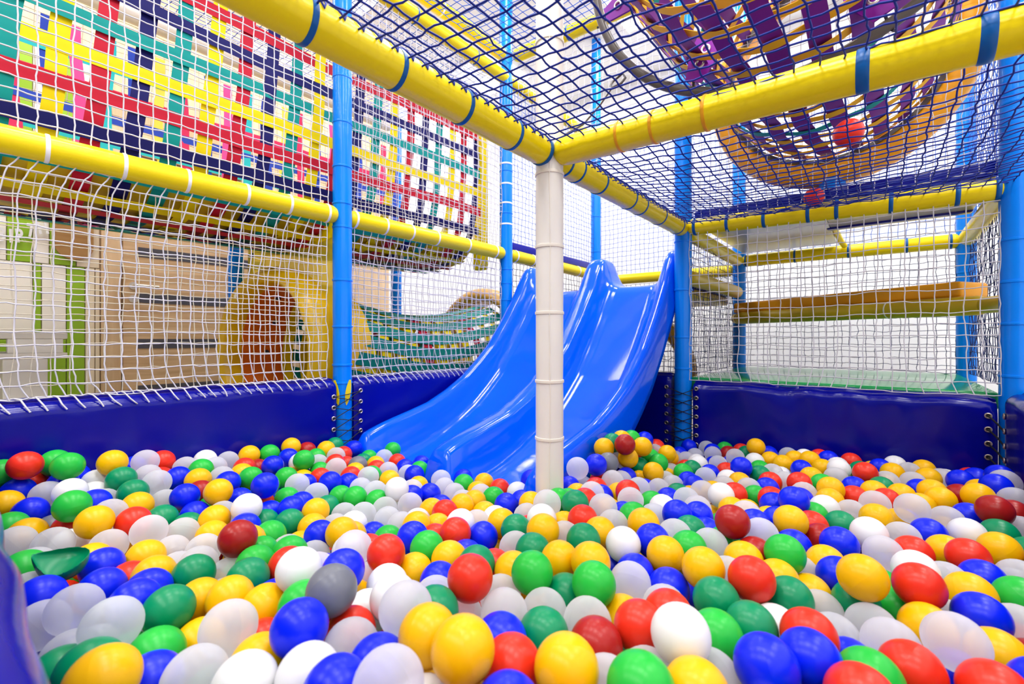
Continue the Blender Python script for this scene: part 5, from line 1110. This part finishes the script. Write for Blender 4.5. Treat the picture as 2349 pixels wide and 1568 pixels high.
# ================================================================== RIGHT CELL
obj('green_platform', MB().rbox((-.84, 2.62, .52), (.36, 3.90, .590), .012), M['green_mat'], label='glossy green platform floor behind the wide navy pad', cat='platform')
obj('platform_base', MB().rbox((-.80, 2.66, .0), (.34, 3.86, .52), .01), M['navy_pad'], label='navy base under the green platform', cat='base')
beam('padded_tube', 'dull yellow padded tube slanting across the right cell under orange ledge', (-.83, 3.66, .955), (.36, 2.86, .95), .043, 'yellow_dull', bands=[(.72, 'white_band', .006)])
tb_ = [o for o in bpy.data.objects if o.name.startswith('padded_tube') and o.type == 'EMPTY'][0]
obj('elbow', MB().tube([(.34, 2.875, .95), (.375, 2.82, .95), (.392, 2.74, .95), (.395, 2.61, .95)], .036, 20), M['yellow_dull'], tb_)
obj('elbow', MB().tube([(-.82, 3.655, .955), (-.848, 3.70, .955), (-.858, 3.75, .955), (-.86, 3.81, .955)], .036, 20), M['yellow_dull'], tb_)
ang = math.atan2(2.86-3.66, .36+.83); L_ = math.hypot(1.19, .80)
obj('ledge_board', MB().rbox((-L_/2, .0, -.036), (L_/2-.05, .20, .036), .014, rot=Matrix.Translation((-.235+.02, 3.26+.035, 1.032)) @ Matrix.Rotation(ang, 4, 'Z')), M['orange'], label='orange vinyl ledge board above the slanting yellow tube', cat='ledge')
dp = empty('deck_platform', (-.3, 3.2, 1.43), 'grey underside of the upper deck with navy edge, behind right crossbeam', 'platform')
obj('underside', MB().rbox((-.83, 2.66, 1.455), (-.24, 3.82, 1.47), .006), M['grey_sheet'], dp, label='grey vinyl underside')
obj('underside', MB().rbox((-.24, 2.66, 1.458), (.36, 3.28, 1.472), .006), M['grey_sheet'], dp, label='grey vinyl underside')
obj('navy_edge', MB().rbox((-.26, 3.27, 1.448), (.36, 3.34, 1.505), .012), M['navy_pad'], dp, label='navy vinyl edge')
obj('navy_top', MB().rbox((-.83, 2.66, 1.472), (-.24, 3.82, 1.50), .01), M['navy_pad'], dp)
obj('yellow_edge', MB().tube([(-.235, 3.34, 1.49), (-.225, 3.55, 1.475), (-.215, 3.70, 1.45), (-.20, 3.80, 1.43)], .018, 12), M['yellow'], dp, label='yellow rounded edge')
obj('navy_strip', MB().rbox((-.82, 2.635, 1.452), (.36, 2.655, 1.515), .008), M['navy_pad'], label='navy vinyl strip behind the right yellow crossbeam', cat='strip')
obj('navy_strip', MB().rbox((-2.125, 2.58, 1.445), (-2.085, 3.80, 1.505), .008), M['navy_pad'], label='navy strip lying on the far left yellow rail', cat='strip')
obj('pit_mat', MB().rbox((-2.04, .04, .0), (.34, 2.52, .07), .01), M['navy_pad'], label='navy foam mat on the pit bottom under the balls', cat='mat')
# ================================================================== BALLS
def ball_mb(R_=.04, nlat=18, nlon=32, seam=True, mb=None, c=(0, 0, 0), rot=None, mi=0):
    la = np.linspace(-PI/2, PI/2, nlat+1)
    if seam: la = np.sort(np.concatenate([la[np.abs(la) > .03], [-.03, -.012, 0, .012, .03]]))
    lo = np.linspace(0, 2*PI, nlon, endpoint=False)
    r = R_*(1+(seam*np.exp(-(la/.014)**2) if seam else 0))
    P = np.zeros((len(la), nlon, 3)); P[..., 0] = (r*np.cos(la))[:, None]*np.cos(lo); P[..., 1] = (r*np.cos(la))[:, None]*np.sin(lo); P[..., 2] = (r*np.sin(la))[:, None]
    if rot is not None: P = P@rot
    mb = mb or MB(); return mb.grid(P+np.array(c), False, True, mi)
def rotm(R):
    q = R.normal(size=4); q /= np.linalg.norm(q); w, x, y, z = q
    return np.array([[1-2*(y*y+z*z), 2*(x*y-z*w), 2*(x*z+y*w)], [2*(x*y+z*w), 1-2*(x*x+z*z), 2*(y*z-x*w)], [2*(x*z-y*w), 2*(y*z+x*w), 1-2*(x*x+y*y)]])
BP = np.array(BALL_XYZ, float).reshape(-1, 3)/10000.
BALL_COL = ['rdybgtwsfX'[i] for i in BALL_COL]
LAB = BALL_LAB.strip().split('\n'); NB = len(LAB)
def ball_mesh(k):
    mb = ball_mb(seam=.0035 if k in 'fs' else .0012); me = bpy.data.meshes.new('pit_ball_'+k); me.from_pydata(np.concatenate(mb.v).tolist(), [], mb.f); me.materials.append(M['b_'+k])
    bm = bmesh.new(); bm.from_mesh(me); bmesh.ops.remove_doubles(bm, verts=bm.verts, dist=1e-6); bmesh.ops.recalc_face_normals(bm, faces=bm.faces); bm.to_mesh(me); bm.free()
    me.polygons.foreach_set('use_smooth', [True]*len(me.polygons)); return me
BM = {k: ball_mesh(k) for k in 'rdybgtwsf'}
Rb = np.random.RandomState(21)
for i in range(NB):
    k = BALL_COL[i]
    if k == 'X':
        mb = ball_mb(.041, 44, 64, False); V = np.concatenate(mb.v)
        dv = np.array([.40, -.05, .90]); dv /= np.linalg.norm(dv); ax = np.array([-.62, -.74, -.05]); ax -= dv*ax.dot(dv); ax /= np.linalg.norm(ax); bx = np.cross(dv, ax)
        V = V*1.0; h = V@dv; u = V@ax; w = V@bx
        cut = .008-.010*(w/.04)**2
        h2 = np.where(h > cut, cut-(h-cut)*.85, h)
        k = np.clip((h2+.035)/.05, 0, 1)
        w2 = w*(1-k*(.18+.55*np.clip(u/.04, 0, 1)**1.2))
        u2 = u*(1+.28*k*np.clip(u/.04, 0, 1)); h2 = h2+.006*np.clip(-u/.04, 0, 1)*k
        V2 = h2[:, None]*dv+u2[:, None]*ax+w2[:, None]*bx
        m2 = MB().add(V2+BP[i], mb.f)
        obj('pit_ball', m2, M['b_t'], None, smooth='full', label='crushed dark green plastic ball folded into a hollow, near left pit corner', cat='ball', group='plastic pit balls', origin=BP[i])
        continue
    o = bpy.data.objects.new('pit_ball', BM[k]); COL.objects.link(o); o.location = BP[i]
    o.rotation_euler = tuple(Rb.uniform(0, 6.28, 3)); o.scale = [Rb.uniform(.985, 1.0)]*3
    tag(o, LAB[i], 'ball', 'plastic pit balls')
mb = MB(); ks = 'rdybgtwsf'
for i in range(NB, len(BP)):
    ball_mb(.0395, 12, 20, False, mb, BP[i], rotm(Rb), ks.index(BALL_COL[i].replace('X', 't')))
st = obj('pit_balls_mass', mb, [M['b_'+k] for k in ks], None, smooth='full', label='mass of small mixed coloured pit balls filling gaps and the far rows', cat='balls')
st['kind'] = 'stuff'
for (p, lb) in (((-.08, 1.70, 1.418), 'red ball resting on deck net in front of the orange ring'), ((-.235, 2.40, 1.425), 'red ball on the deck net against the right yellow crossbeam')):
    o = bpy.data.objects.new('pit_ball', BM['r']); COL.objects.link(o); o.location = p; tag(o, lb, 'ball')

# ================================================================== LIGHT
w = bpy.data.worlds.new('world'); SC.world = w; w.use_nodes = True
bg = w.node_tree.nodes['Background']; bg.inputs[0].default_value = (.93, .96, 1, 1); bg.inputs[1].default_value = .3
def area(x, y, z, s, e, rot=(0, 0, 0), col=(1, .98, .95)):
    l = bpy.data.lights.new('ceiling_lamp', 'AREA'); l.energy = e; l.shape = 'SQUARE'; l.size = s; l.color = col
    o = bpy.data.objects.new('ceiling_lamp', l); COL.objects.link(o); o.location = (x, y, z); o.rotation_euler = rot; return o
for x in (-3.2, -1.5, -.35, .95):
    for y in (-1.6, .35, 1.95, 3.6):
        area(x, y, 3.57, .56, LAMP_W)
cam = bpy.data.cameras.new('camera'); cam.sensor_width = 36; cam.lens = 1050*36/2349; cam.shift_y = -(784-778)/2349; cam.clip_start = .01
co = bpy.data.objects.new('camera', cam); COL.objects.link(co); co.location = (0, 0, .8); co.rotation_euler = (PI/2, 0, math.radians(39))
cam.dof.use_dof = True; cam.dof.focus_distance = 1.5; cam.dof.aperture_fstop = 4.0
SC.camera = co
vs = SC.view_settings; vs.view_transform = 'Standard'; vs.look = 'None'; vs.exposure = EXPO; vs.gamma = 1; vs.use_curve_mapping = False
SC.cycles.max_bounces = 7; SC.cycles.diffuse_bounces = 4; SC.cycles.glossy_bounces = 3; SC.cycles.transparent_max_bounces = 10
SC.cycles.use_adaptive_sampling = True; SC.cycles.adaptive_threshold = .025; SC.cycles.use_denoising = True; SC.cycles.sample_clamp_indirect = 6
